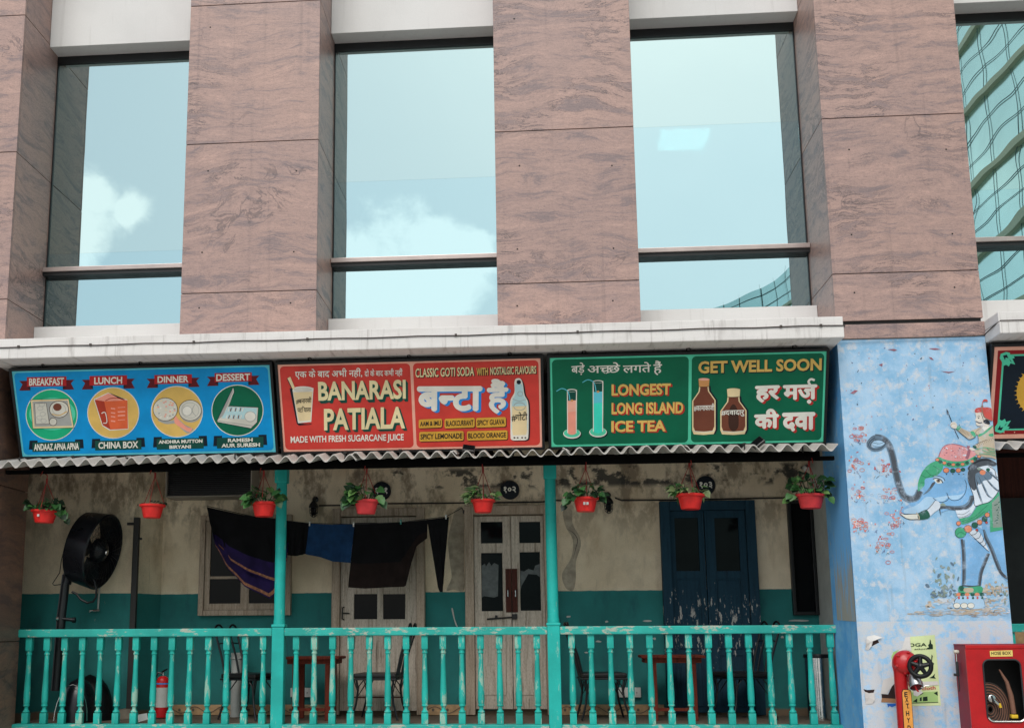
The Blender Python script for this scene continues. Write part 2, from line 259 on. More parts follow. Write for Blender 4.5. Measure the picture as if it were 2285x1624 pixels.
# ---------------------------------------------------------------- mesh helpers
class MB:
    def __init__(s): s.v = []; s.f = []; s.mi = []; s.ms = []; s.sm = []
    def m(s, name):
        if name not in s.ms: s.ms.append(name)
        return s.ms.index(name)
    def face(s, pts, mat, smooth=False):
        k = len(s.v); s.v += [Vector(p) for p in pts]; s.f.append(tuple(range(k, k+len(pts)))); s.mi.append(s.m(mat)); s.sm.append(smooth)
    def mesh(s, verts, faces, mat, smooth=False):
        k = len(s.v); s.v += [Vector(p) for p in verts]; i = s.m(mat)
        for f in faces: s.f.append(tuple(k+q for q in f)); s.mi.append(i); s.sm.append(smooth)
    def box(s, x0, x1, y0, y1, z0, z1, mat, bev=0.0, M=None):
        if bev <= 0:
            vs = [(x, y, z) for x in (x0, x1) for y in (y0, y1) for z in (z0, z1)]
            fs = [(0, 1, 3, 2), (4, 6, 7, 5), (0, 4, 5, 1), (2, 3, 7, 6), (0, 2, 6, 4), (1, 5, 7, 3)]
            vs = [Vector(v) for v in vs]
        else:
            bm = bmesh.new(); bmesh.ops.create_cube(bm, size=1)
            for v in bm.verts: v.co = Vector(((x0+x1)/2+v.co.x*(x1-x0), (y0+y1)/2+v.co.y*(y1-y0), (z0+z1)/2+v.co.z*(z1-z0)))
            bmesh.ops.bevel(bm, geom=bm.edges[:], offset=bev, segments=2, affect='EDGES', profile=.6)
            bm.verts.index_update(); vs = [v.co.copy() for v in bm.verts]; fs = [tuple(v.index for v in f.verts) for f in bm.faces]; bm.free()
        if M: vs = [M @ v for v in vs]
        s.mesh(vs, fs, mat)
    def tube(s, pts, r, mat, n=8, caps=True):
        pts = [Vector(p) for p in pts]; rr = r if isinstance(r, (list, tuple)) else [r]*len(pts); vs = []; fs = []; ref = None
        for i, p in enumerate(pts):
            t = (pts[min(i+1, len(pts)-1)]-pts[max(i-1, 0)]).normalized()
            if ref is None: ref = t.orthogonal().normalized()
            ref = (ref-t*ref.dot(t)).normalized() if (ref-t*ref.dot(t)).length > 1e-6 else t.orthogonal().normalized(); q = t.cross(ref)
            for k in range(n):
                a = 2*math.pi*k/n; vs.append(p+(ref*math.cos(a)+q*math.sin(a))*rr[i])
        for i in range(len(pts)-1):
            for k in range(n): fs.append((i*n+k, i*n+(k+1) % n, (i+1)*n+(k+1) % n, (i+1)*n+k))
        if caps: fs.append(tuple(range(n-1, -1, -1))); fs.append(tuple(range((len(pts)-1)*n, len(pts)*n)))
        s.mesh(vs, fs, mat, True)
    def lathe(s, prof, mat, c=(0, 0, 0), n=20, M=None, caps=True):
        vs = []; fs = []; c = Vector(c)
        for (r, z) in prof:
            for k in range(n):
                a = 2*math.pi*k/n; p = Vector((r*math.cos(a), r*math.sin(a), z)); vs.append((M @ p if M else p)+c)
        for i in range(len(prof)-1):
            for k in range(n): fs.append((i*n+k, i*n+(k+1) % n, (i+1)*n+(k+1) % n, (i+1)*n+k))
        if caps: fs.append(tuple(range(n-1, -1, -1))); fs.append(tuple(range((len(prof)-1)*n, len(prof)*n)))
        s.mesh(vs, fs, mat, True)
    def prism(s, poly, y0, y1, mat, M=None):
        """poly of (x, z), extruded along Y"""
        n = len(poly); tri = tessellate_polygon([[Vector((x, z, 0)) for x, z in poly]])
        vs = [Vector((x, y0, z)) for x, z in poly]+[Vector((x, y1, z)) for x, z in poly]
        fs = [tuple(t) for t in tri]+[tuple(i+n for i in reversed(t)) for t in tri]+[(i, (i+1) % n, n+(i+1) % n, n+i) for i in range(n)]
        if M: vs = [M @ v for v in vs]
        s.mesh(vs, fs, mat)
    def build(s, name, parent=None, org=None):
        if org is None: org = Vector(parent['_o']) if parent is not None else Vector((0, 0, 0))
        me = bpy.data.meshes.new(name); me.from_pydata([tuple(v-Vector(org)) for v in s.v], [], s.f)
        for n in s.ms: me.materials.append(MATS[n])
        me.polygons.foreach_set('material_index', s.mi); me.polygons.foreach_set('use_smooth', s.sm)
        bm = bmesh.new(); bm.from_mesh(me); bmesh.ops.recalc_face_normals(bm, faces=bm.faces); bm.to_mesh(me); bm.free()
        if any(s.sm):
            try: me.set_sharp_from_angle(angle=R(40))
            except Exception: pass
        me.update(); o = bpy.data.objects.new(name, me); COL.objects.link(o)
        if parent is not None: o.parent = parent; o['_o'] = tuple(org)
        else: o.location = org; o['_o'] = tuple(org)
        return o
def tag(o, label, cat, group=None):
    o['label'] = label; o['category'] = cat
    if group: o['group'] = group
    return o
def thing(name, loc, label, cat, group=None):
    o = bpy.data.objects.new(name, None); COL.objects.link(o); o.location = loc; o['_o'] = tuple(loc); o.empty_display_size = .1
    return tag(o, label, cat, group)
def struct(name, mb):
    o = mb.build(name); o['kind'] = 'structure'; return o
def copy_tree(o, parent=None):
    c = o.copy(); COL.objects.link(c)
    if parent is not None: c.parent = parent
    for ch in list(o.children): copy_tree(ch, c)
    return c

# ---------------------------------------------------------------- flat artwork and lettering
_fc = {}
def _curve(s, off, res=3):
    c = bpy.data.curves.new('lettering', 'FONT'); c.body = s; c.size = 1; c.offset = off; c.resolution_u = res
    o = bpy.data.objects.new('lettering', c); COL.objects.link(o); bpy.context.view_layer.update()
    me = bpy.data.meshes.new_from_object(o.evaluated_get(bpy.context.evaluated_depsgraph_get()))
    vs = [(v.co.x, v.co.y) for v in me.vertices]; fs = [tuple(p.vertices) for p in me.polygons]
    bpy.data.objects.remove(o); bpy.data.curves.remove(c); bpy.data.meshes.remove(me); return vs, fs
def _adv(ch):
    k = ('adv', ch)
    if k not in _fc:
        a = _curve('I'+ch+'I', 0)[0]; b = _curve('II', 0)[0]
        _fc[k] = (max(v[0] for v in a)-min(v[0] for v in a))-(max(v[0] for v in b)-min(v[0] for v in b))
    return _fc[k]
def islands(n, fs):
    par = list(range(n))
    def find(a):
        while par[a] != a: par[a] = par[par[a]]; a = par[a]
        return a
    for f in fs:
        for q in f[1:]: par[find(q)] = find(f[0])
    ids = {}; return [ids.setdefault(find(i), len(ids)) for i in range(n)]
def letters(s, bold=0.0, track=0.0):
    """returns verts (x, y, dz-step), faces; s may be a list of pieces, ('x','half') is a half consonant"""
    key = (str(s), bold, track)
    if key in _fc: return _fc[key]
    V, F = [], []; pieces = [s] if isinstance(s, str) else s; x = 0
    latin = all(ord(c) < 256 for p in pieces for c in (p if isinstance(p, str) else p[0]))
    for p in pieces:
        half = not isinstance(p, str); t = p[0] if half else p
        if t == ' ': x += .28; continue
        vs, fs = _curve(t, bold if latin else 0)
        if not latin and not half:
            pass
        adv = _adv(t) if not latin else 0
        if half:
            bm = bmesh.new(); bv = [bm.verts.new((a, b, 0)) for a, b in vs]
            for f in fs:
                try: bm.faces.new([bv[i] for i in f])
                except Exception: pass
            cut = adv - p[2]
            bmesh.ops.bisect_plane(bm, geom=bm.verts[:]+bm.edges[:]+bm.faces[:], plane_co=(cut, 0, 0), plane_no=(1, 0, 0), clear_outer=True)
            bm.verts.index_update(); vs = [(v.co.x, v.co.y) for v in bm.verts]; fs = [tuple(v.index for v in f.verts) for f in bm.faces]; bm.free(); adv = cut
        isl = islands(len(vs), fs)
        sh = [(0, 0)] if latin or bold == 0 else [(0, 0), (bold, 0), (0, bold), (bold, bold), (bold/2, -bold*.3), (bold*1.3, bold/2), (-bold*.3, bold/2), (bold/2, bold*1.3)]
        for j, (dx, dy) in enumerate(sh):
            k = len(V); V += [(a+x+dx, b+dy, (isl[i] % 6)+6*j+(.5 if half else 0)) for i, (a, b) in enumerate(vs)]; F += [tuple(k+q for q in f) for f in fs]
        x += adv+track
    _fc[key] = (V, F); return V, F
class Zm:
    """maps pixels of an enlarged crop back to the 2285-wide grid"""
    def __init__(s, x0, y0, x1, w): s.x0, s.y0, s.k = x0, y0, (x1-x0)/w
    def __call__(s, x, y): return ((s.x0+x*s.k)*IW/3408., (s.y0+y*s.k)*IW/3408.)
class Art:
    def __init__(s, O, U, V, z, dz=.0009, base=.002):
        s.O, s.U, s.V = Vector(O), Vector(U).normalized(), Vector(V).normalized(); s.N = s.U.cross(s.V); s.z = z; s.b = MB(); s.dz = dz; s.base = base; s.n = 0; s.clip = None
    def uv(s, p):
        d = ray(*s.z(*p)); t = (s.O-CAM).dot(s.N)/d.dot(s.N); q = CAM+d*t-s.O; return Vector((q.dot(s.U), q.dot(s.V)))
    def P(s, uv, L):
        if s.clip: uv = (min(max(uv[0], s.clip[0]), s.clip[1]), uv[1])
        return s.O+s.U*uv[0]+s.V*uv[1]+s.N*(s.base+L*s.dz)
    def lift(s, L):
        s.n += 1; return L+(s.n % 40)*.012
    def polyuv(s, q, mat, L=1):
        if len(q) < 3: return
        L = s.lift(L); tri = tessellate_polygon([[Vector((a, b, 0)) for a, b in q]])
        s.b.mesh([s.P(a, L) for a in q], [tuple(t) for t in tri], mat)
    def poly(s, pts, mat, L=1): s.polyuv([tuple(s.uv(p)) for p in pts], mat, L)
    def smooth(s, pts, closed=True, n=5):
        q = [s.uv(p) for p in pts]; N = len(q); out = []
        rng = range(N) if closed else range(N-1)
        for i in rng:
            g = (lambda j: q[j % N]) if closed else (lambda j: q[max(0, min(N-1, j))])
            a, b, c, d = g(i-1), g(i), g(i+1), g(i+2)
            for k in range(n):
                t = k/n; out.append(.5*((2*b)+(c-a)*t+(2*a-5*b+4*c-d)*t*t+(3*b-a-3*c+d)*t**3))
        if not closed: out.append(q[-1])
        return out
    def blob(s, pts, mat, L=1): s.polyuv([tuple(p) for p in s.smooth(pts)], mat, L)
    def strokeuv(s, q, w, mat, L=2, closed=False, taper=False):
        L = s.lift(L); q = [Vector(a) for a in q]
        if closed: q.append(q[0])
        n = len(q); le = []; ri = []
        for i in range(n):
            t = (q[min(i+1, n-1)]-q[max(i-1, 0)])
            if closed and i in (0, n-1): t = q[1]-q[n-2]
            if t.length < 1e-9: t = Vector((1, 0))
            t.normalize(); nn = Vector((-t.y, t.x)); ww = w/2*(1 if not taper else max(.15, math.sin(math.pi*(i+.3)/(n-.4))))
            le.append(q[i]+nn*ww); ri.append(q[i]-nn*ww)
        vs = [s.P(a, L) for a in le]+[s.P(a, L) for a in ri]
        s.b.mesh(vs, [(i, i+1, n+i+1, n+i) for i in range(n-1)], mat)
    def stroke(s, pts, w, mat, L=2, closed=False, smooth=True, taper=False):
        q = s.smooth(pts, closed, 6) if smooth and len(pts) > 2 else [s.uv(p) for p in pts]; s.strokeuv(q, w, mat, L, closed, taper)
    def ell(s, c, rx, ry, mat, L=1, n=28, rot=0):
        s.poly([s.ep(c, rx, ry, 2*math.pi*k/n, rot) for k in range(n)], mat, L)
    def ep(s, c, rx, ry, a, rot=0):
        x, y = rx*math.cos(a), ry*math.sin(a); return (c[0]+x*math.cos(rot)-y*math.sin(rot), c[1]+x*math.sin(rot)+y*math.cos(rot))
    def ring(s, c, rx, ry, w, mat, L=2, n=36, rot=0):
        s.strokeuv([s.uv(s.ep(c, rx, ry, 2*math.pi*k/n, rot)) for k in range(n)], w, mat, L, True)
    def rrect(s, pts, rad, mat, L=1):
        """quad of pixels with rounded corners (metres)"""
        q = [s.uv(p) for p in pts]; out = []
        for i in range(4):
            p, a, b = q[i], (q[i-1]-q[i]).normalized(), (q[(i+1) % 4]-q[i]).normalized()
            for k in range(7):
                t = math.pi/2*k/6; c = p+(a+b)*rad; out.append(tuple(c-b*rad*math.cos(t)-a*rad*math.sin(t)))
        s.polyuv(out, mat, L)
    def text(s, t, bl, br, tl, mat, L=5, bold=.02, track=0., shadow=None, skew=0):
        V, F = letters(t, bold, track)
        x0 = min(v[0] for v in V); x1 = max(v[0] for v in V); y0 = min(v[1] for v in V); y1 = max(v[1] for v in V)
        o, a, b = s.uv(bl), s.uv(br), s.uv(tl); ux, uy = (a-o)/(x1-x0), (b-o)/(y1-y0)
        if shadow:
            m, dx, dy, n = shadow; w0 = s.uv(bl); w1 = s.uv((bl[0]+dx, bl[1]+dy))-w0
            for j in range(n):
                sh = w1*(j+1)/n; Ls = L-.3-(j+1)*.25
                s.b.mesh([s.P(o+sh+ux*(v[0]-x0)+uy*(v[1]-y0), Ls+v[2]*.004) for v in V], F, m)
        L = s.lift(L); s.b.mesh([s.P(o+ux*(v[0]-x0)+uy*(v[1]-y0), L+v[2]*.008) for v in V], F, mat)

# ================================================================ the setting
b = MB(); b.box(-300, 300, -300, 60, -1.0, -.75, 'paving'); struct('ground', b)
b = MB(); b.box(-9, 9, -2.6, -.75, -.745, -.62, 'pale_stone', .02); struct('pavement', b)

# ---------------------------------------------------------------- office building (upper facade)
bld = thing('office_building', (-1, .1, -.75), 'granite faced office building with mirror glass windows above the veranda', 'building')
PIERS = [(-8.2, -7.06), (-5.56, -4.415), (-2.916, -1.771), (-.279, .869), (2.391, 3.517), (5.03, 6.17), (7.66, 8.8)]
ZJ = [3.176, 3.566, 4.884, 6.166, 7.5]
for i, (x0, x1) in enumerate(PIERS):
    b = MB(); gp = .0035
    for j in range(4):
        za, zb = ZJ[j]+gp, ZJ[j+1]-gp
        b.box(x0, x1, -.70, -.668, za, zb, 'granite', .003)
        for xs in ((x0, x0+.03), (x1-.03, x1)): b.box(xs[0], xs[1], -.6645, .12, za, zb, 'granite', .002)
    b.box(x0+.014, x1-.014, -.686, .3, 3.15, 7.5, 'joint_dark')
    for hx, hz in ((.16, 3.38), (.93, 3.40), (.17, 3.86), (.95, 3.84), (.2, 4.58), (.96, 4.55), (.18, 5.9)): b.box(x0+hx-.006, x0+hx+.006, -.7012, -.699, hz-.006+.03*(i % 3), hz+.006+.03*(i % 3), 'joint_dark')
    if i == 1:
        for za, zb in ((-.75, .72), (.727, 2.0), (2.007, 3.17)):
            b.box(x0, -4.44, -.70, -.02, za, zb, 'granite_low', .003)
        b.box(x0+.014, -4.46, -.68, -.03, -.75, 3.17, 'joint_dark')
    b.build('pier', bld)
GAPS = [(-7.06, -5.56), (-4.415, -2.916), (-1.771, -.279), (.869, 2.391), (3.517, 5.03), (6.17, 7.66)]
for i, (x0, x1) in enumerate(GAPS):
    b = MB(); b.box(x0+.002, x1-.002, -.16, .3, 6.139, 7.5, 'white_render', .004); b.build('lintel', bld)
    b = MB(); b.box(x0+.002, x1-.002, -.15, .3, 3.12, 3.464, 'white_render', .004); b.build('window_sill', bld)
    b = MB(); b.box(x0+.001, x1-.001, .03, .07, 6.065, 6.138, 'alu_dark'); b.box(x0+.001, x0+.012, .035, .065, 3.466, 6.064, 'alu_dark'); b.box(x1-.012, x1-.001, .035, .065, 3.466, 6.064, 'alu_dark')  # head bar made deeper to stand in for the soffit's dark reflection
    w = b.build('window', bld)
    blind_z = (4.6, 4.20, 4.79, 5.20, 4.50, 4.9)[i]
    for za, zb in ((3.4665, 3.971), (4.046, 6.064)):
        b = MB(); b.box(x0+.013, x1-.013, .048, .056, za, min(zb, blind_z), 'mirror_glass')
        if zb > blind_z: b.box(x0+.013, x1-.013, .0478, .0562, blind_z+.0005, zb, 'mirror_blind_tint')
        b.build('pane', w)
    b = MB(); b.box(x0+.002, x1-.002, -.055, .046, 4.004, 4.045, 'alu', .004); b.box(x0+.002, x1-.002, -.035, .046, 3.972, 4.0035, 'alu_dark'); b.build('transom', w)
b = MB()   # dark rooms behind the glass
for q_ in ((-8.2, 8.8, .3, 6, 3.2, 3.4), (-8.2, 8.8, .3, 6, 6.5, 6.6), (-8.2, 8.8, 6, 6.1, 3.2, 6.6), (-8.3, -8.2, .3, 6.1, 3.2, 7.5), (8.8, 8.9, .3, 6.1, 3.2, 7.5), (-8.3, 8.9, .3, 6.1, 7.51, 7.6)): b.box(*q_, 'room_paint')
b.build('office_room', bld)
b = MB(); b.box(1.55, 2.1, 3.1, 3.65, 6.47, 6.498, 'lamp_panel'); b.build('ceiling_light', bld)
for x0, x1 in ((-8.3, 2.372), (3.519, 8.9)):
    b = MB(); b.box(x0, x1, -.985, .02, 3.072, 3.146, 'cornice_paint', .006); b.box(x0, x1, -1.0, .02, 2.976, 3.0685, 'cornice_paint', .008); b.build('cornice', bld)
b = MB(); b.box(-5.5, 8.8, .022, .29, 2.42, 3.119, 'concrete'); b.box(-5.5, 8.8, .3, 1.3, 2.9, 3.1, 'concrete'); b.build('beam', bld)
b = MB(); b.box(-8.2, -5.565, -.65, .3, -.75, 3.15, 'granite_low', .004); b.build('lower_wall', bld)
b = MB(); b.box(2.393, 3.519, -.712, .02, 3.032, 3.147, 'granite', .004); b.box(2.41, 3.50, -.69, .0, 3.0, 3.18, 'joint_dark'); b.build('granite_band', bld)
# cable clipped along the cornice
b = MB(); pts = [(-5.6, -1.004, 3.071)]
for i in range(40): pts.append((-5.5+i*.2, -1.006, 3.070+.003*math.sin(i*1.7)))
pts += [(2.378, -1.004, 3.068), (2.385, -.9, 3.06), (2.40, -.73, 3.026), (2.9, -.722, 3.024), (3.43, -.722, 3.026), (3.5, -.74, 3.03), (3.514, -.9, 3.06), (3.53, -1.004, 3.074), (4.5, -1.006, 3.07), (6.1, -1.006, 3.07)]
b.tube(pts, .0048, 'cable_grey', 6)
for x in (-4.15, -3.55, -2.7, -1.78, -.6, .35, 1.9, 2.2, 3.85): b.box(x-.009, x+.009, -1.014, -.999, 3.062, 3.082, 'cable_grey')
tag(b.build('cornice_cable', None, (-1, -1, 3.07)), 'thin dark cable clipped along the white cornice above the signs', 'cable')

# ---------------------------------------------------------------- reflected glass tower (behind the photographer)
tw = thing('glass_tower', (30, -75, -.75), 'green glass tower seen only mirrored in the rightmost window', 'building')
b = MB()
ctr = []
for i in range(41):
    y = -22-i*3.0; x = 24.5+.9*math.sin((y+22)/17)+(0 if y > -98 else -.0163*(y+98)**2)
    ctr.append((x, y))
H = 35
for i in range(40): b.face([(ctr[i][0], ctr[i][1], -.75), (ctr[i+1][0], ctr[i+1][1], -.75), (ctr[i+1][0], ctr[i+1][1], H), (ctr[i][0], ctr[i][1], H)], 'tower_glass')
b.face([(ctr[0][0], ctr[0][1], -.75), (ctr[0][0], ctr[0][1], H), (60, ctr[0][1], H), (60, ctr[0][1], -.75)], 'tower_glass')
b.face([(60, ctr[0][1], -.75), (60, ctr[0][1], H), (60, ctr[-1][1], H), (60, ctr[-1][1], -.75)], 'tower_glass')
b.face([(x, y, H) for x, y in ctr]+[(60, ctr[-1][1], H), (60, ctr[0][1], H)], 'tower_glass'); b.build('glass_wall', tw)
z = 4.2
while z < H:
    b = MB()
    for i in range(40):
        (xa, ya), (xb, yb) = ctr[i], ctr[i+1]
        b.face([(xa-.25, ya, z), (xb-.25, yb, z), (xb-.25, yb, z+.34), (xa-.25, ya, z+.34)], 'tower_band'); b.face([(xa-.25, ya, z), (xb-.25, yb, z), (xb, yb, z), (xa, ya, z)], 'tower_band')
    b.build('floor_band', tw)
    b = MB()
    for i in range(40):
        (xa, ya), (xb, yb) = ctr[i], ctr[i+1]
        for q in (1.5, 2.7): b.face([(xa-.06, ya, z+q), (xb-.06, yb, z+q), (xb-.06, yb, z+q+.06), (xa-.06, ya, z+q+.06)], 'tower_line')
        b.face([(xa-.07, ya, z+.5), (xa-.07, ya-.09, z+.5), (xa-.07, ya-.09, z+3.9), (xa-.07, ya, z+3.9)], 'tower_line')
    b.build('mullion', tw); z += 3.9

# ---------------------------------------------------------------- veranda house
hs = thing('veranda_house', (-1, .5, -.75), 'weathered veranda house with cream and teal walls under the corrugated roof', 'house')
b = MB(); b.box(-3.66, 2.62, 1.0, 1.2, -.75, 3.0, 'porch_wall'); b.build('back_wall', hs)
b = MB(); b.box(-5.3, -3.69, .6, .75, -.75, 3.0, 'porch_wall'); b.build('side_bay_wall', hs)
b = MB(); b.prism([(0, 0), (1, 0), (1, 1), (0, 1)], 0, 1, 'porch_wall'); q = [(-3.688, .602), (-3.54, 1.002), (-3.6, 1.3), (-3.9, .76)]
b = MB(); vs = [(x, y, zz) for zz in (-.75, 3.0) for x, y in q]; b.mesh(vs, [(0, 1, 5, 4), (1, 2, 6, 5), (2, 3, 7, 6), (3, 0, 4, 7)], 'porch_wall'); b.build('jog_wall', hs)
b = MB(); b.box(2.502, 2.62, .03, .998, -.75, 2.6, 'plaster_white'); b.build('end_wall', hs)
b = MB(); b.box(-4.44, 2.5, .06, 1.0, -.02, .04, 'floor_wood'); b.build('porch_floor', hs)
b = MB(); b.box(-4.44, 2.4, -.04, .055, -.75, -.03, 'concrete'); b.build('plinth', hs)
# painted tile skirting
art = Art((0, .996, 0), (1, 0, 0), (0, 0, 1), lambda x, y: (x, y))
for xa, xb in ((-3.50, -1.93), (-1.02, -.66), (.17, 1.10)):
    art.b = MB(); art.b.box(xa, xb, .985, .999, .045, .135, 'mould_tile'); n = int((xb-xa)/.02); a2 = Art((0, .9835, 0), (1, 0, 0), (0, 0, 1), None); a2.b = art.b
    a2.strokeuv([(xa+i*.02, .09+.028*math.sin(i*.02*2*math.pi/.26)) for i in range(n)], .006, 'tile_line')
    k = xa+.05
    while k < xb-.03:
        a2.polyuv([(k+.014*math.cos(t*math.pi/3), .09+.014*math.sin(t*math.pi/3)) for t in range(6)], 'tile_line'); k += .13
    art.b.build('tile_skirting', hs)
# bare plaster strips where the paint fell off
ZG = Zm(850, 1500, 1860, 1779); ZH = Zm(1780, 1500, 2860, 1902); ZF = Zm(0, 1500, 960, 1691); ZO = Zm(1000, 1550, 1800, 2285); ZL = Zm(150, 1680, 520, 1366)
class Patch(Art):
    def done(s): s.b.build('peeled_plaster', hs); s.b = MB()
art = Patch((0, .999, 0), (1, 0, 0), (0, 0, 1), ZG)
art.blob([(1175, 345), (1215, 338), (1222, 500), (1224, 700), (1222, 815), (1160, 812), (1120, 815), (1150, 740), (1138, 640), (1130, 520), (1150, 420)], 'plaster_bare'); art.done()
art.blob([(1150, 930), (1158, 925), (1170, 985), (1186, 1030), (1172, 1015)], 'plaster_white'); art.done()
art.z = ZH
art.blob([(165, 340), (215, 345), (222, 430), (262, 500), (268, 560), (240, 650), (240, 740), (225, 815), (180, 800), (160, 720), (215, 620), (222, 520), (180, 440)], 'plaster_bare'); art.stroke([(185, 455), (225, 480), (250, 520), (240, 570), (222, 640)], .006, 'cable_grey', 3, taper=True); art.done()
random.seed(21)
for (x, y, w_) in ((660, 994, 40), (372, 1116, 20), (198, 970, 16), (1550, 994, 80), (700, 1100, 14), (300, 1180, 12), (1450, 1090, 14), (420, 1000, 12), (600, 1060, 16)):
    art.poly([(x+w_*.9*math.cos(k*.7)*random.uniform(.6, 1.1), y+7*math.sin(k*.7)*random.uniform(.5, 1.2)) for k in range(9)], 'plaster_white'); art.done()
art.z = ZF
art.stroke([(630, 110), (612, 380)], .006, 'cable_grey', 2, smooth=False); art.done()

# doors and windows of the house: slabs on the wall, all sizes read off the facade grid
def rect(px0, py0, px1, py1, Y, z=ZG):
    a = at(*z(px0, py0), Y); c = at(*z(px1, py1), Y); return min(a.x, c.x), max(a.x, c.x), min(a.z, c.z), max(a.z, c.z)
def slab(b, r, y0, y1, mat, bev=.004): b.box(r[0], r[1], y0, y1, r[2], r[3], mat, bev)
def frame(b, r, w, y0, y1, mat, bottom=False):
    x0, x1, z0, z1 = r
    b.box(x0, x0+w, y0, y1, z0, z1, mat, .005); b.box(x1-w, x1, y0, y1, z0, z1, mat, .005); b.box(x0+w+.001, x1-w-.001, y0+.002, y1, z1-w, z1, mat, .005)
    if bottom: b.box(x0+w+.001, x1-w-.001, y0+.002, y1, z0, z0+w, mat, .005)
def leaf_with(b, r, holes, y0, y1, mat):
    """a board with rectangular openings: the grid cells that are not holes"""
    xs = sorted({r[0], r[1]} | {h[0] for h in holes} | {h[1] for h in holes}); zs = sorted({r[2], r[3]} | {h[2] for h in holes} | {h[3] for h in holes})
    for i in range(len(xs)-1):
        j = 0
        while j < len(zs)-1:
            def hole(jj): cx, cz = (xs[i]+xs[i+1])/2, (zs[jj]+zs[jj+1])/2; return any(h[0] < cx < h[1] and h[2] < cz < h[3] for h in holes)
            if hole(j): j += 1; continue
            k = j
            while k+1 < len(zs)-1 and not hole(k+1): k += 1
            b.box(xs[i]+.0003, xs[i+1]-.0003, y0, y1, zs[j], zs[k+1], mat); j = k+1
YF = .93
# door 1: single half-glazed leaf
d = MB(); r = rect(455, 340, 996, 1545, YF); frame(d, (r[0], r[1], .05, r[3]), .075, .90, .998, 'old_wood'); d1 = d.build('door', hs); d1['label'] = 'grey wooden door half hidden by hanging black cloth'
lf = (r[0]+.078, r[1]-.078, .085, r[3]-.085)
h = [rect(577, 838, 713, 985, YF), rect(748, 838, 878, 985, YF), rect(577, 420, 713, 790, YF), rect(748, 420, 878, 790, YF)]
b = MB(); leaf_with(b, lf, h, .94, .975, 'pale_wood'); q = rect(585, 1085, 860, 1435, YF); b.box(q[0], q[1], .932, .945, q[2], q[3], 'pale_wood', .006)
q = rect(575, 1072, 880, 1080, YF); slab(b, q, .934, .941, 'old_wood', 0); q = rect(575, 1440, 880, 1446, YF); slab(b, q, .936, .941, 'rust_wood', 0); b.build('door_leaf', d1)
for q in h:
    b = MB(); b.box(q[0]+.001, q[1]-.001, .958, .964, q[2]+.001, q[3]-.001, 'dark_glass'); b.build('pane', d1)
b = MB(); p = at(*ZG(520, 950), .935); b.tube([(p.x, .93, p.z+.055), (p.x-.012, .915, p.z+.05), (p.x-.015, .915, p.z-.05), (p.x, .93, p.z-.06)], .006, 'dark_iron', 6); b.tube([(p.x-.01, .925, p.z), (p.x+.05, .925, p.z-.002)], .006, 'dark_iron', 6); b.build('handle', d1)
# door 2: double leaf, glazed, rusty centre
d = MB(); r = rect(1225, 325, 1768, 1545, YF); frame(d, (r[0], r[1], .05, r[3]), .082, .90, .998, 'old_wood'); d2 = d.build('door', hs); d2['label'] = 'pale double door with small panes and rusty brown centre patch'
xm = at(*ZG(1500, 700), YF).x; zt = at(*ZG(1400, 383), YF).z
for s, (xa, xb), pans in ((0, (r[0]+.085, xm-.003), [(1320, 415, 1450, 540), (1322, 597, 1452, 938)]), (1, (xm+.003, r[1]-.085), [(1545, 415, 1672, 538), (1548, 592, 1675, 935)])):
    h = [rect(*p, YF) for p in pans]; b = MB(); leaf_with(b, (xa, xb, .1, zt), h, .94, .975, 'pale_wood')
    q = (xa+.055, xb-.055, .22, .77); b.box(q[0], q[1], .934, .945, q[2], q[3], 'pale_wood', .006)
    wdt = .05; xc = (xm-.004-wdt, xm-.0035) if s == 0 else (xm+.0035, xm+.004+wdt); zz = [at(*ZG(1500, yy), YF).z for yy in (945, 690)]
    b.box(xc[0], xc[1], .931, .9395, zz[0], zz[1], 'rust_wood'); lf2 = b.build('door_leaf', d2)
    for q in h:
        b = MB(); b.box(q[0]+.001, q[1]-.001, .958, .964, q[2]+.001, q[3]-.001, 'dark_glass'); b.build('pane', d2)
    b = MB(); px = 1480 if s == 0 else 1525; p = at(*ZG(px, 835), .93); b.tube([(p.x, .932, p.z+.035), (p.x, .915, p.z+.028), (p.x, .915, p.z-.028), (p.x, .932, p.z-.035)], .004, 'steel', 6); b.build('handle', d2)
for pts in ([(1326, 672), (1345, 660), (1352, 676), (1370, 650), (1384, 672), (1400, 655), (1425, 668), (1422, 850), (1400, 858), (1340, 850), (1326, 860)], [(1552, 700), (1575, 706), (1600, 690), (1630, 700), (1640, 672), (1672, 660), (1672, 742), (1650, 725), (1600, 720), (1560, 790), (1553, 820)]):
    a = Art((0, .9575, 0), (1, 0, 0), (0, 0, 1), ZG, base=.0002); a.poly(pts, 'patch_grey', 0); a.b.build('pane_patch', d2)  # ragged grey shapes laid flat on the door panes
b = MB(); a = at(*ZG(1358, 985), .93); c = at(*ZG(1528, 972), .93); b.tube([(a.x, .926, a.z), (c.x, .926, c.z)], .0075, 'dark_iron', 8); b.box(c.x-.035, c.x+.01, .915, .938, c.z-.022, c.z+.026, 'dark_iron', .003); m = at(*ZG(1412, 975), .93); b.box(m.x-.012, m.x+.012, .918, .938, m.z-.015, m.z+.02, 'dark_iron', .003); b.build('bolt', d2)
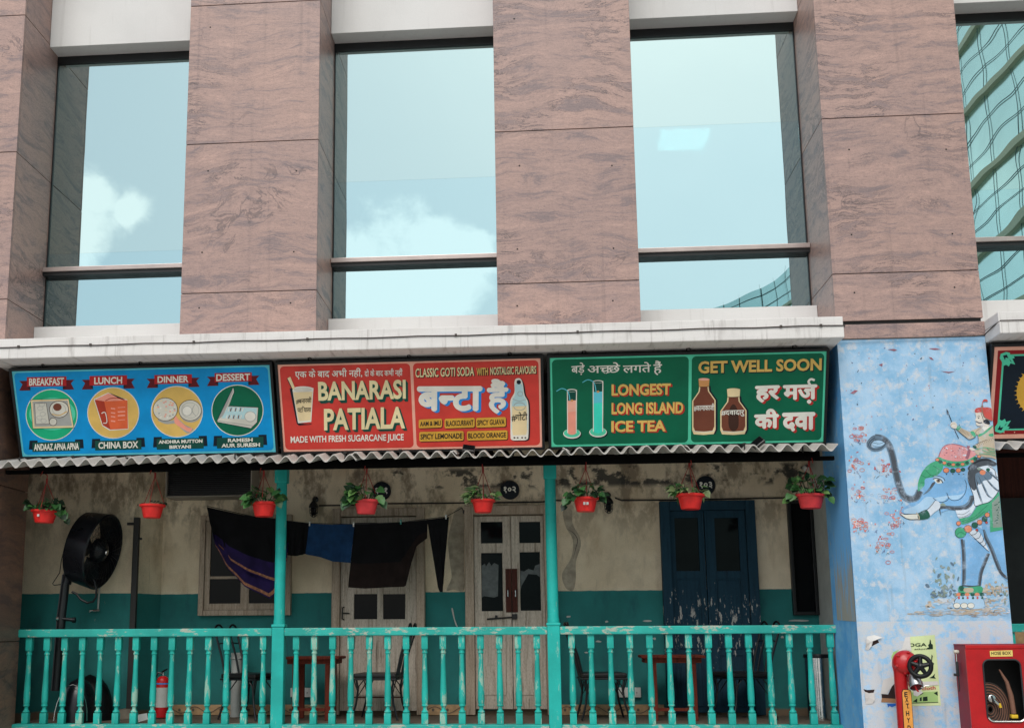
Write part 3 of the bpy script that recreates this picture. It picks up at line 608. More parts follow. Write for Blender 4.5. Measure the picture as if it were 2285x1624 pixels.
# door 3: blue, flaking
d = MB(); q0 = at(*ZH(730, 297), YF); q1 = at(*ZH(1285, 297), YF); r = (q0.x, q1.x, .05, q0.z); frame(d, r, .085, .90, .998, 'blue_door'); d3 = d.build('door', hs); d3['label'] = 'dark blue double door with paint flaking white on its lower half'
xm = at(*ZH(1015, 900), YF).x
for s, (xa, xb), pan, low in ((0, (r[0]+.088, xm-.003), (818, 392, 970, 702), (838, 757, 975, 1150)), (1, (xm+.003, r[1]-.088), (1052, 392, 1208, 702), (1068, 757, 1215, 1150))):
    h = [rect(*pan, YF, ZH)]; b = MB(); leaf_with(b, (xa, xb, .07, r[3]-.088), h, .94, .975, 'blue_door')
    q = rect(*low, YF, ZH); frame(b, (q[0]-.014, q[1]+.014, q[2]-.014, q[3]+.014), .014, .931, .9395, 'blue_door', True); frame(b, (q[0]-.014, q[1]+.014, .12, q[2]-.06), .014, .931, .9395, 'blue_door', True)
    b.box(xm-.022 if s == 0 else xm+.004, xm-.004 if s == 0 else xm+.022, .934, .9395, .08, r[3]-.1, 'blue_door', .002); b.build('door_leaf', d3)
    b = MB(); q = h[0]; b.box(q[0]+.001, q[1]-.001, .958, .964, q[2]+.001, q[3]-.001, 'dark_glass'); b.build('pane', d3)
# left window
d = MB(); a = at(*ZF(1175, 378), .93); c = at(*ZF(1170, 965), .93); x1 = at(*ZG(205, 800), .93).x; r = (a.x, x1, c.z, a.z); frame(d, r, .05, .93, .998, 'old_wood', True)
w1 = d.build('window', hs); w1['label'] = 'grey wooden window behind the purple saree'
xm = (r[0]+r[1])/2; zm = at(*ZF(1300, 742), .95).z
b = MB(); hl = []
for xa, xb in ((r[0]+.10, xm-.04), (xm+.04, r[1]-.10)):
    hl += [(xa, xb, r[2]+.11, zm-.012), (xa, xb, zm+.012, r[3]-.11)]
leaf_with(b, (r[0]+.052, r[1]-.052, r[2]+.052, r[3]-.052), hl, .955, .985, 'old_wood'); b.build('sash', w1)
for q in hl:
    b = MB(); b.box(q[0]+.001, q[1]-.001, .97, .976, q[2]+.001, q[3]-.001, 'dark_glass'); b.build('pane', w1)
# dark shuttered window by the end wall
d = MB(); a = at(*ZH(1478, 290), .95); c = at(*ZH(1515, 962), .95); r = (a.x, 2.499, c.z, a.z); frame(d, r, .03, .94, .998, 'black_frame', True); w2 = d.build('window', hs); w2['label'] = 'tall black shuttered window beside the end wall'
b = MB(); b.box(r[0]+.032, r[1]-.032, .97, .985, r[2]+.032, r[3]-.032, 'dark_glass'); b.build('pane', w2)
# conduit and wires on the wall
b = MB(); pts = []
for px, py in ((175, 377), (500, 372), (800, 358), (1250, 355), (1850, 348), (2285, 342)): p = at(*ZO(px, py), .985); pts.append((p.x, .985, p.z))
for px, py in ((120, 290), (395, 292)): p = at(*ZH(px, py), .985); pts.append((p.x, .985, p.z))
b.tube(pts, .007, 'cable', 6); pts = []
for px, py in ((470, 275), (510, 290), (730, 288), (1000, 284), (1280, 278), (1480, 275), (1690, 272)): p = at(*ZH(px, py), .985); pts.append((p.x, .985, p.z))
b.tube(pts, .007, 'cable', 6); b.build('conduit', hs)

# ---------------------------------------------------------------- right-hand bay, seen past the painted column
h2 = thing('neighbour_veranda', (4.8, .5, -.75), 'dark veranda bay at the right edge beyond the painted column', 'house')
b = MB(); b.box(2.625, 8.8, 1.0, 1.2, -.75, 3.0, 'rust_wood'); b.build('back_wall', h2)
b = MB(); b.box(3.5, 8.8, .06, 1.0, -.02, .04, 'floor_wood'); b.build('porch_floor', h2)
b = MB(); b.box(3.52, 6.4, .93, .99, -.0, 1.93, 'black_frame'); b.build('door', h2)
b = MB(); b.box(3.55, 8.6, .25, .29, -.2, .79, 'mould_tile'); b.build('parapet_board', h2)

# ================================================================ corrugated roofs
def sheet(x0, x1, yf, zf, yb, zb, tilt=0.0, pitch=.130, amp=.0275, th=.009, ph=0.0):
    b = MB(); n = max(8, int((x1-x0)/pitch*12)); rows = 5; V = []; F = []
    for s in (1, 0):
        for j in range(rows+1):
            for i in range(n+1):
                x = x0+(x1-x0)*i/n; t = j/rows; y = yf+(yb-yf)*t; jit = .006*noise.noise((x*1.7, 0, 3)) if j == 0 else 0
                V.append((x, y+jit, zf+tilt*(x-x0)+(zb-zf)*t+amp*math.cos(2*math.pi*(x+ph)/pitch)+.004*noise.noise((x*2.3, y, 1))-(0 if s else th)))
    W_ = n+1; o = (rows+1)*W_
    for s in (0, 1):
        for j in range(rows):
            for i in range(n): a = s*o+j*W_+i; F.append((a, a+1, a+W_+1, a+W_))
    for i in range(n): F.append((i, i+1, o+i+1, o+i)); k = rows*W_; F.append((k+i, k+i+1, o+k+i+1, o+k+i))
    for j in range(rows): F.append((j*W_, (j+1)*W_, o+(j+1)*W_, o+j*W_)); F.append((j*W_+n, (j+1)*W_+n, o+(j+1)*W_+n, o+j*W_+n))
    b.mesh(V, F, 'cement_sheet', True); return b
roof = thing('corrugated_roof', (-1, 0, 2.2), 'long grey corrugated cement roof below the blue, red and green signs', 'roof', 'corrugated veranda roofs')
for i, (xa, xb, yf, zf, sl_) in enumerate(((-4.41, -3.32, -.76, 2.152, .205), (-3.36, -2.24, -.735, 2.162, .195), (-2.28, -1.42, -.765, 2.148, .19), (-1.47, -.62, -.745, 2.166, .165), (-.67, .27, -.75, 2.166, .152), (.22, 1.22, -.76, 2.168, .145), (1.17, 2.33, -.755, 2.178, .158))):
    sheet(xa, xb, yf, zf+(.010 if i % 2 else 0), .9, zf+sl_*1.66, (.006, -.008, .009, -.006, .004, .007, -.005)[i], ph=.02*(i % 3)).build('roof_sheet', roof)
for i in range(15):
    x = -4.27+i*.455; b = MB(); zc = 2.215+.012*math.sin(i*2.1); b.lathe([(0, .012), (.013, .010), (.016, .0), (.006, -.002), (.006, -.05)], 'dark_iron', (x, -.60+.02*math.sin(i*3.3), zc), 8, None, False); b.build('bolt', roof)
b = MB(); b.box(-4.43, 2.36, -.50, -.45, 2.106, 2.136, 'beam_black'); b.box(-4.43, 2.36, -.03, .03, 2.20, 2.25, 'beam_black')
b.build('roof_beam', roof)
roof2 = thing('corrugated_roof', (4.8, 0, 2.2), 'short piece of corrugated roof at the right edge under the maroon sign', 'roof', 'corrugated veranda roofs')
sheet(3.53, 8.6, -.74, 2.16, .95, 2.47, ph=.05).build('roof_sheet', roof2)
b = MB(); b.box(3.53, 8.6, -.50, -.45, 2.106, 2.136, 'beam_black'); b.build('roof_beam', roof2)

# ================================================================ painted signs
SU = Vector((1, 0, 0)); SV = Vector((0, -.30, .672)).normalized(); SO = Vector((0, -.45, 2.258)); SN = SU.cross(SV); SH = .736
def sp(x, v, n=0): return SO+SU*x+SV*v+SN*n
def signboard(name, x0, x1, label, zm):
    t = thing(name, tuple(sp((x0+x1)/2, 0)), label, 'sign', 'painted menu signs over the veranda'); a = Art(SO, SU, SV, zm); M = Matrix(((1, 0, 0, 0), (0, SV.y, SN.y, 0), (0, SV.z, SN.z, 0), (0, 0, 0, 1))); M = Matrix.Translation(SO) @ M
    b = MB(); w = .022
    b.box(x0-w, x1+w, -w, 0, -.05, .012, 'black_frame', .003, M); b.box(x0-w, x1+w, SH, SH+w, -.05, .012, 'black_frame', .003, M)
    b.box(x0-w, x0, .0005, SH-.0005, -.05, .011, 'black_frame', .003, M); b.box(x1, x1+w, .0005, SH-.0005, -.05, .011, 'black_frame', .003, M)
    b.box(x0, x1, 0, SH, -.045, -.002, 'black_frame', 0, M); b.build('sign_frame', t)
    for k in range(3):
        b = MB(); x = x0+(x1-x0)*(.12+.38*k); b.tube([sp(x, SH+.02, -.02), sp(x, SH+.05, -.0), sp(x+.015, SH+.055, .012), sp(x+.03, SH+.04, .01)], .006, 'dark_iron', 6); b.build('hook', t)
    return t, a
def base(a, x0, x1, border, fill, mid=None, bw=.016, rad=.035):
    a.polyuv([(x0, 0), (x1, 0), (x1, SH), (x0, SH)], border, 0)
    segs = [(x0, x1)] if mid is None else [(x0, mid-.004), (mid+.004, x1)]
    for i, (p, q) in enumerate(segs):
        l = bw if i == 0 else bw/2.; rr = bw if i == len(segs)-1 else bw/2.
        pts = [(p+l, bw), (q-rr, bw), (q-rr, SH-bw), (p+l, SH-bw)]; out = []
        for j in range(4):
            c = Vector(pts[j]); u = (Vector(pts[j-1])-c).normalized(); v = (Vector(pts[(j+1) % 4])-c).normalized()
            for k in range(7): th = math.pi/2*k/6; o = c+(u+v)*rad; out.append(tuple(o-v*rad*math.cos(th)-u*rad*math.sin(th)))
        a.polyuv(out, fill, 1)
for nm, c in dict(sg_blue=C(0, 140, 204), sg_cyan=C(92, 190, 206), sg_red=C(200, 62, 54), sg_pink=C(230, 168, 148), sg_green=C(0, 96, 68), sg_mint=C(84, 200, 164), sg_white=C(222, 218, 208), sg_cream=C(226, 210, 164),
                  sg_gold=C(214, 176, 96), sg_black=(.012, .014, .02), sg_navy=C(14, 40, 62), sg_banner=C(178, 34, 36), sg_maroon=C(96, 20, 30), sg_teal=C(22, 168, 120), sg_pale=C(206, 202, 190), sg_grey=C(160, 160, 156), sg_box=C(216, 98, 58),
                  sg_boxd=C(170, 58, 38), sg_brown=C(112, 62, 46), sg_dbrown=C(62, 38, 30), sg_cork=C(200, 142, 88), sg_beige=C(226, 204, 160), sg_dgreen=C(10, 70, 60), sg_lblue=C(36, 132, 208), sg_ice=C(176, 208, 212), sg_rose=C(232, 150, 130), sg_aqua=C(60, 214, 190), sg_deep=C(10, 26, 40), sg_ochre=C(206, 158, 60), sg_dred=C(140, 24, 30), sg_skin=C(214, 200, 180)).items(): ink(nm, shade(c, 1.18))
# ---- sign 1: meals
ZA = Zm(0, 1150, 950, 2285)
t, a = signboard('meal_sign', -4.313, -2.140, 'blue painted sign with breakfast, lunch, dinner and dessert in round pictures', ZA)
base(a, -4.313, -2.140, 'sg_cyan', 'sg_blue')
def banner(cx, cy, hw, hh, txt, tw, th):
    sl = -.022
    def q(x, y): return (cx+x, cy+y+x*sl)
    for sgn in (-1, 1):
        a.poly([q(sgn*(hw-25), -hh+28), q(sgn*(hw+62), -hh+28), q(sgn*(hw+36), 18), q(sgn*(hw+62), hh+30), q(sgn*(hw-25), hh+30)], 'sg_maroon', 2); a.poly([q(sgn*hw, hh-2), q(sgn*(hw-28), hh+30), q(sgn*(hw-28), hh-2)], 'sg_black', 3)
    a.poly([q(-hw, -hh), q(hw, -hh), q(hw, hh), q(-hw, hh)], 'sg_banner', 3)
    a.text(txt, q(-tw, th), q(tw, th), q(-tw, -th), 'sg_white', 5, .03)
banner(375, 287, 158, 38, 'BREAKFAST', 140, 30); banner(868, 278, 150, 38, 'LUNCH', 112, 28); banner(1387, 268, 150, 36, 'DINNER', 124, 26); banner(1868, 252, 148, 36, 'DESSERT', 136, 28)
for (cx, cy, fill) in ((415, 552, 'sg_teal'), (908, 537, 'sg_gold'), (1417, 527, 'sg_gold'), (1902, 517, 'sg_green')):
    a.ell((cx, cy), 208, 206, 'sg_white', 2, 40); a.ell((cx, cy), 202, 199, fill, 3, 40)
# breakfast tray
a.ell((420, 545), 185, 130, 'sg_mint', 3.4, 30)
a.poly([(247, 432), (552, 424), (594, 655), (266, 662)], 'sg_beige', 4); a.poly([(262, 446), (542, 438), (578, 640), (280, 646)], 'sg_grey', 4.5)
a.poly([(280, 462), (372, 458), (398, 622), (290, 626)], 'sg_pale', 5); a.stroke([(280, 462), (372, 458), (398, 622), (290, 626)], .004, 'sg_dbrown', 5.5, True, False)
for (x, y) in ((325, 500), (345, 545), (318, 575), (352, 600), (338, 470)): a.ring((x, y), 22, 16, .003, 'sg_grey', 6, 14)
a.ell((475, 508), 76, 66, 'sg_pale', 5); a.ring((475, 508), 76, 66, .005, 'sg_dbrown', 5.6); a.ring((475, 508), 52, 45, .003, 'sg_grey', 5.7); a.ell((462, 490), 34, 30, 'sg_brown', 6); a.stroke([(420, 545), (475, 556), (540, 525)], .006, 'sg_ochre', 6.2)
a.ell((427, 607), 30, 30, 'sg_pale', 5); a.ring((427, 607), 30, 30, .004, 'sg_dbrown', 5.5); a.stroke([(247, 432), (552, 424), (594, 655), (266, 662)], .004, 'sg_dbrown', 6, True, False)
# carton
a.poly([(752, 428), (866, 375), (1022, 432), (1030, 668), (880, 678), (820, 640)], 'sg_white', 4); a.poly([(760, 432), (868, 380), (1022, 436), (836, 444)], 'sg_rose', 4.5); a.poly([(836, 444), (1022, 436), (1026, 662), (886, 670)], 'sg_box', 5); a.poly([(760, 432), (836, 444), (886, 670), (824, 634)], 'sg_boxd', 5)
a.poly([(872, 374), (1005, 428), (960, 424)], 'sg_black', 5.5); a.stroke([(845, 440), (890, 420), (950, 420), (1000, 436)], .006, 'sg_boxd', 6)
a.stroke([(815, 540), (845, 535), (858, 610), (828, 618)], .007, 'sg_white', 6)
for y in (500, 535, 565, 600): a.stroke([(890, y), (925, y+4)], .012, 'sg_rose', 6, smooth=False); a.stroke([(945, y-6), (1005, y-10)], .012 if y % 2 else .006, 'sg_rose', 6, smooth=False)
# biryani ladle and plate
a.blob([(1262, 592), (1330, 625), (1410, 622), (1450, 660), (1500, 698), (1540, 680), (1545, 662), (1480, 630), (1430, 590), (1350, 600)], 'sg_grey', 4); a.blob([(1405, 560), (1440, 600), (1500, 650), (1540, 660), (1520, 690), (1460, 660), (1400, 615)], 'sg_rose', 4.5)
a.ell((1325, 508), 97, 92, 'sg_pale', 5); a.ring((1325, 508), 97, 92, .004, 'sg_dbrown', 5.5); random.seed(3)
for k in range(34): r_ = 80*math.sqrt(random.random()); th = random.random()*6.28; a.ell((1325+r_*math.cos(th), 508+r_*math.sin(th)), 8, 6, random.choice(['sg_beige', 'sg_grey', 'sg_white', 'sg_rose']), 6, 8)
a.ell((1528, 528), 92, 84, 'sg_grey', 4.6); a.ell((1524, 516), 90, 82, 'sg_pale', 5); a.ring((1524, 516), 90, 82, .004, 'sg_dbrown', 5.5); a.ring((1524, 516), 70, 62, .003, 'sg_grey', 5.7); a.ell((1500, 520), 38, 38, 'sg_white', 6); a.ring((1500, 520), 38, 38, .004, 'sg_grey', 6.3); a.stroke([(1560, 470), (1540, 520), (1570, 560)], .004, 'sg_grey', 6.4)
# dessert box
a.poly([(1738, 600), (1868, 330), (1876, 372), (1800, 560), (1830, 480), (2068, 492), (2060, 610), (2010, 660), (1745, 610)], 'sg_pale', 4); a.poly([(1745, 590), (1862, 345), (1866, 372), (1786, 560)], 'sg_grey', 4.6); a.poly([(1826, 488), (2058, 498), (2050, 590), (1775, 578)], 'sg_ice', 5)
a.stroke([(1740, 598), (2025, 640)], .005, 'sg_grey', 5.5, smooth=False); a.stroke([(1738, 600), (1868, 330), (1876, 372), (1826, 482), (2068, 492), (2060, 610), (2010, 660), (1745, 610)], .004, 'sg_navy', 5.6, True, False)
for r_, y in ((0, 512), (1, 570)):
    for k in range(7): x = 1835+k*19-r_*15; a.stroke([(x, y-16), (x-8, y+12)], .008, 'sg_brown' if k % 2 else 'sg_white', 6, smooth=False)
a.ell((2005, 565), 44, 40, 'sg_white', 6); a.ring((2005, 565), 44, 40, .004, 'sg_grey', 6.4)
def ribbon(cx, cy, hw, hh, tw):
    def q(x, y): return (cx+x, cy+y-x*.025)
    for sgn in (-1, 1): a.poly([q(sgn*(hw-40), -hh-16), q(sgn*(hw+24), -hh-16), q(sgn*(hw+30), hh-18), q(sgn*(hw-40), hh-18)], 'sg_deep', 2)
    a.poly([q(-hw, -hh), q(hw, -hh), q(hw, hh), q(-hw, hh)], 'sg_dgreen', 3); return q
q = ribbon(452, 806, 190, 37, 0); a.text('ANDAAZ APNA APNA', q(-178, 28), q(182, 28), q(-178, -26), 'sg_white', 5, .03)
q = ribbon(948, 794, 185, 38, 0); a.text('CHINA BOX', q(-158, 26), q(160, 26), q(-158, -28), 'sg_white', 5, .03)
q = ribbon(1444, 783, 188, 42, 0); a.text('ANDHRA MUTTON', q(-172, -4), q(178, -4), q(-172, -32), 'sg_white', 5, .035); a.text('BIRYANI', q(-86, 38), q(86, 38), q(-86, 11), 'sg_white', 5, .035)
q = ribbon(1924, 774, 186, 42, 0); a.text('RAMESH', q(-98, -5), q(100, -5), q(-98, -35), 'sg_white', 5, .035); a.text('AUR SURESH', q(-150, 36), q(158, 36), q(-150, 5), 'sg_white', 5, .035)
a.b.build('painted_face', t)
# ---- sign 2: red drinks
ZB = Zm(880, 1150, 1860, 2285)
t, a = signboard('drinks_sign', -2.074, .0586, 'red painted sign with cream lettering, a lassi glass and a soda bottle', ZB)
base(a, -2.074, .0586, 'sg_pink', 'sg_red', a.uv((1155, 450)).x)
a.text('एक के बाद अभी नहीं,', (238, 262), (760, 250), (238, 182), 'sg_white', 5, .02); a.text('दो के बाद कभी नहीं', (778, 247), (1072, 240), (778, 180), 'sg_white', 5, .02)
sh = ('sg_deep', 16, 22, 5)
a.text('BANARASI', (420, 428), (1098, 412), (416, 278), 'sg_cream', 5.5, .03, .0, ('sg_dgreen', 18, 22, 5)); a.text('PATIALA', (464, 656), (1092, 640), (462, 488), 'sg_cream', 5.5, .03, .02, ('sg_dgreen', 18, 18, 5))
a.text('MADE WITH FRESH SUGARCANE JUICE', (206, 768), (1082, 748), (204, 702), 'sg_white', 5, .025)
a.poly([(196, 330), (228, 335), (262, 600), (360, 610), (372, 602), (270, 618), (252, 605)], 'sg_black', 3)
a.poly([(215, 322), (382, 328), (364, 590), (262, 600)], 'sg_white', 4); a.poly([(224, 360), (374, 356), (358, 578), (268, 584)], 'sg_beige', 4.5); a.ell((300, 336), 82, 22, 'sg_white', 5); a.ell((300, 340), 72, 17, 'sg_pale', 5.5); a.poly([(180, 252), (202, 240), (240, 330), (222, 340)], 'sg_beige', 5.8); a.poly([(176, 256), (182, 252), (224, 340), (214, 338)], 'sg_black', 5.4)
a.text('#बनारसी', (248, 452), (366, 444), (248, 402), 'text_black', 6.2, .015); a.text(['पट', 'ि', 'याला'], (258, 516), (362, 512), (258, 470), 'text_black', 6.2, .015)
a.text('CLASSIC GOTI SODA', (1172, 246), (1628, 233), (1172, 176), 'sg_cream', 5, .02, 0, ('sg_dbrown', 7, 6, 2)); a.text('WITH', (1646, 231), (1734, 228), (1646, 172), 'sg_gold', 5, .02, 0, ('sg_dbrown', 7, 6, 2)); a.text('NOSTALGIC FLAVOURS', (1752, 227), (2108, 216), (1752, 166), 'sg_cream', 5, .02, 0, ('sg_dbrown', 7, 6, 2))
# big white word, blue drop
a.text(['ब', ('न', 'half', .17), 'टा'], (1184, 508), (1690, 506), (1184, 314), 'sg_white', 6, .05, 0, ('sg_lblue', 20, 12, 4)); a.text('हैं', (1726, 530), (1892, 526), (1726, 258), 'sg_white', 6, .045, 0, ('sg_lblue', 18, 12, 4))
for (x0, y0, x1, y1, s_) in ((1198, 572, 1378, 640, 'AAM & IMLI'), (1398, 566, 1632, 640, 'BLACKCURRANT'), (1642, 560, 1874, 634, 'SPICY GUAVA'), (1202, 668, 1546, 742, 'SPICY LEMONADE'), (1572, 662, 1886, 734, 'BLOOD ORANGE')):
    d_ = -8; sx = 6
    a.rrect([(x0+sx, y1+6), (x1+sx, y1+d_+6), (x1+sx, y0+d_+6), (x0+sx, y0+6)], .014, 'sg_dbrown', 3); a.rrect([(x0, y1), (x1, y1+d_), (x1, y0+d_), (x0, y0)], .014, 'sg_ochre', 4)
    a.text(s_, (x0+10, y1-16), (x1-10, y1-16+d_), (x0+10, y0+16), 'text_black', 5, .025)
a.blob([(1940, 290), (1955, 258), (1990, 256), (2016, 300), (2030, 380), (2058, 440), (2062, 560), (2060, 700), (2045, 735), (1990, 738), (1930, 736), (1916, 700), (1916, 560), (1916, 430), (1944, 360)], 'sg_black', 3.2)
a.blob([(1940, 285), (1952, 256), (1985, 254), (2004, 290), (2018, 380), (2046, 440), (2050, 560), (2048, 695), (2034, 728), (1980, 732), (1922, 730), (1910, 695), (1910, 560), (1908, 430), (1940, 360)], 'sg_white', 4)
a.blob([(1948, 300), (1998, 300), (2012, 385), (2036, 440), (2038, 560), (2034, 660), (1926, 662), (1922, 560), (1922, 435), (1946, 375)], 'sg_ice', 4.5); a.poly([(1922, 470), (2036, 466), (2038, 660), (2030, 690), (1930, 694), (1922, 660)], 'sg_beige', 5); a.ring((1980, 470), 45, 30, .005, 'sg_grey', 5.4, 20)
a.ell((1974, 282), 17, 17, 'sg_deep', 5.2); a.ring((1985, 372), 20, 18, .004, 'sg_grey', 5.4, 16); a.stroke([(1925, 410), (1975, 428), (2030, 415)], .004, 'sg_grey', 5.5); a.text('#गोटी', (1918, 588), (2040, 580), (1918, 518), 'text_black', 6.2, .02)
for x in (1940, 1965, 2000, 2025): a.ell((x, 712), 8, 6, 'sg_dbrown', 5.5, 8)
a.b.build('painted_face', t)
# ---- sign 3: green teas
ZC = Zm(1780, 1120, 2840, 2285)
t, a = signboard('tea_sign', .1334, 2.292, 'green painted sign with gold lettering, tall glasses and brown bottles', ZC)
base(a, .1334, 2.292, 'sg_mint', 'sg_green', a.uv((1112, 450)).x)
a.text(['बड़े'], (262, 280), (358, 272), (262, 190), 'sg_white', 5, .015); a.text(['अ', ('च', 'half', .1), 'छे'], (378, 262), (612, 256), (378, 188), 'sg_white', 5, .015); a.text('लगते', (632, 260), (832, 254), (632, 186), 'sg_white', 5, .015); a.text('हैं', (850, 276), (912, 274), (850, 172), 'sg_white', 5, .015)
a.stroke([(505, 262), (480, 240), (515, 222), (545, 245), (510, 262)], .006, 'sg_white', 5.2)
for (cx, top, bot, w, fill, f2) in ((266, 385, 690, 32, 'sg_rose', 'sg_pink'), (453, 322, 680, 34, 'sg_aqua', 'sg_cyan')):
    a.ell((cx+6, bot+12), 64, 36, 'sg_deep', 2.4); a.ell((cx, bot+4), 63, 36, 'sg_white', 3); a.ell((cx, bot), 58, 31, 'sg_mint', 3.3)
    a.poly([(cx-w-4, top), (cx+w+4, top-4), (cx+w+2, bot), (cx-w-2, bot)], 'sg_white', 3.6); a.poly([(cx-w+2, top+4), (cx+w-2, top), (cx+w-4, top+80), (cx-w+4, top+82)], 'sg_dgreen', 4); a.poly([(cx-w+2, top+74), (cx+w-4, top+70), (cx+w-4, bot-4), (cx-w+4, bot-2)], fill, 4.3); a.poly([(cx-w+2, top+74), (cx+w-4, top+70), (cx+w-4, top+150), (cx-w+4, top+155)], f2, 4.6)
    a.ell((cx, top), w+3, 11, 'sg_white', 4.8); a.ell((cx, top+2), w-4, 7, 'sg_dgreen', 5); a.ell((cx, bot-2), w-4, 14, fill, 4.8); a.stroke([(cx-14, top+70), (cx-28, top+10), (cx-70, top-14), (cx-112, top+6)], .007, 'sg_cyan', 5.2)
    a.ell((cx, top+72), 10, 8, 'sg_cork', 5)
for s_, bl, br, tl in (('LONGEST', (550, 423), (974, 416), (550, 340)), ('LONG ISLAND', (550, 556), (1064, 550), (550, 472)), ('ICE TEA', (548, 684), (938, 678), (548, 602))):
    a.text(s_, bl, br, tl, 'sg_gold', 5.5, .035, .0, ('sg_banner', 11, 8, 3))
a.text('GET WELL SOON', (1172, 264), (2056, 242), (1172, 176), 'sg_gold', 5.5, .035, .0, ('sg_deep', 6, 8, 2))
for (cx, y0, y1, w, nk, lbl, pt, cork) in ((1212, 305, 705, 84, 34, '#कामाकाजी', (1140, 535, 1288, 480), 'sg_cork'), (1424, 378, 705, 94, 42, '#दवादारु', (1336, 574, 1502, 528), 'sg_beige')):
    hgt = y1-y0; P_ = lambda k, d, e=0: [(cx-nk+k+d, y0+50), (cx+nk-k+d, y0+48), (cx+nk-k+4+d, y0+85), (cx+w-k+d, y0+150), (cx+w-k+d, y1-40-e), (cx+w-14-k+d, y1-8-e), (cx+d, y1-2-e), (cx-w+12+k+d, y1-6-e), (cx-w+k+d, y1-36-e), (cx-w+k+d, y0+155), (cx-nk-4+k+d, y0+88)]
    a.poly(P_(0, 14), 'sg_deep', 2.4); a.poly(P_(0, 0), 'sg_beige', 3); a.poly(P_(9, 0, 24), 'sg_brown', 3.6); a.blob([(cx-30, y0+150), (cx, y0+105), (cx+30, y0+150), (cx+36, y0+260), (cx, y0+300), (cx-34, y0+260)], 'sg_dbrown', 4)
    a.poly([(cx-nk-4, y0), (cx+nk+6, y0-2), (cx+nk+2, y0+52), (cx-nk, y0+54)], cork, 4.4); a.ell((cx, y0), nk+5, 9, 'sg_pink' if cork == 'sg_cork' else 'sg_beige', 4.8); a.stroke([(cx-nk, y0+52), (cx, y0+58), (cx+nk, y0+50)], .004, 'sg_dbrown', 5)
    a.stroke([(cx-w+8, y1-30), (cx, y1-22), (cx+w-8, y1-32)], .005, 'sg_white', 5); a.text(lbl, (pt[0], pt[1]), (pt[2], pt[1]-4), (pt[0], pt[3]), 'sg_white', 6, .025)
a.text('हर', (1578, 474), (1756, 468), (1578, 352), 'sg_white', 6, .06, 0, ('sg_banner', 14, 10, 3)); a.text(['म', 'ज', '़'], (1778, 484), (2024, 478), (1778, 346), 'sg_white', 6, .05, 0, ('sg_banner', 14, 10, 3)); a.stroke([(1978, 352), (1962, 322), (1980, 304), (2006, 312)], .018, 'sg_white', 6.3)
a.text('की', (1572, 660), (1750, 655), (1572, 518), 'sg_white', 6, .06, 0, ('sg_banner', 14, 10, 3)); a.text('दवा', (1772, 682), (2010, 676), (1772, 544), 'sg_white', 6, .06, 0, ('sg_banner', 14, 10, 3))
a.b.build('painted_face', t)
# ---- sign 4: ornate maroon board at the right edge
ZM = Zm(3240, 1050, 3408, 606)
t, a = signboard('ornate_sign', 3.56, 5.7, 'maroon bordered sign with mint scroll corners and a gold disc at the right edge', ZM)
x0, x1 = 3.56, 5.7
a.polyuv([(x0, 0), (x1, 0), (x1, SH), (x0, SH)], 'sg_pink', 0); a.polyuv([(x0+.03, .035), (x1-.03, .035), (x1-.03, SH-.03), (x0+.03, SH-.03)], 'sg_dred', 1); a.polyuv([(x0+.066, .066), (x1-.066, .066), (x1-.066, SH-.062), (x0+.066, SH-.062)], 'sg_mint', 2); a.polyuv([(x0+.080, .080), (x1-.080, .080), (x1-.080, SH-.076), (x0+.080, SH-.076)], 'sg_deep', 3)
q_ = a.uv((515, 900)); c = (q_.x+.215, q_.y); a.polyuv([(c[0]+.215*math.cos(k*math.pi/24), c[1]+.215*math.sin(k*math.pi/24)) for k in range(48)], 'sg_ochre', 4)
for k in range(40):
    th = k*math.pi/20; a.polyuv([(c[0]+r_*math.cos(th+d_), c[1]+r_*math.sin(th+d_)) for r_, d_ in ((.21, -.03), (.235, 0), (.21, .03))], 'sg_ochre', 4.2)
for (sx, sy) in ((1, 1), (1, -1), (-1, 1), (-1, -1)):
    ox = x0+.075 if sx > 0 else x1-.075; oy = .075 if sy > 0 else SH-.07; k = lambda x, y: (ox+sx*x*.72, oy+sy*y*.72)
    a.polyuv([k(-.035, -.02), k(.02, -.04), k(.06, -.03), k(.07, 0), k(.10, .0), k(.115, .03), k(.09, .035), k(.125, .10), k(.075, .085), k(.06, .12), k(.03, .10), k(.0, .115), k(-.02, .06), k(-.04, .03)], 'sg_mint', 5); a.polyuv([k(-.01, -.0), k(.03, -.01), k(.05, .03), k(.02, .02), k(.015, .05)], 'sg_deep', 6); a.polyuv([k(.06, .035), k(.09, .075), k(.07, .06)], 'sg_deep', 6)
for k in range(26): a.polyuv([(x0+.12+k*.08+.006*math.cos(j), .05+.006*math.sin(j)) for j in (0, 1.57, 3.14, 4.71)], 'sg_pink', 2)
a.b.build('painted_face', t)

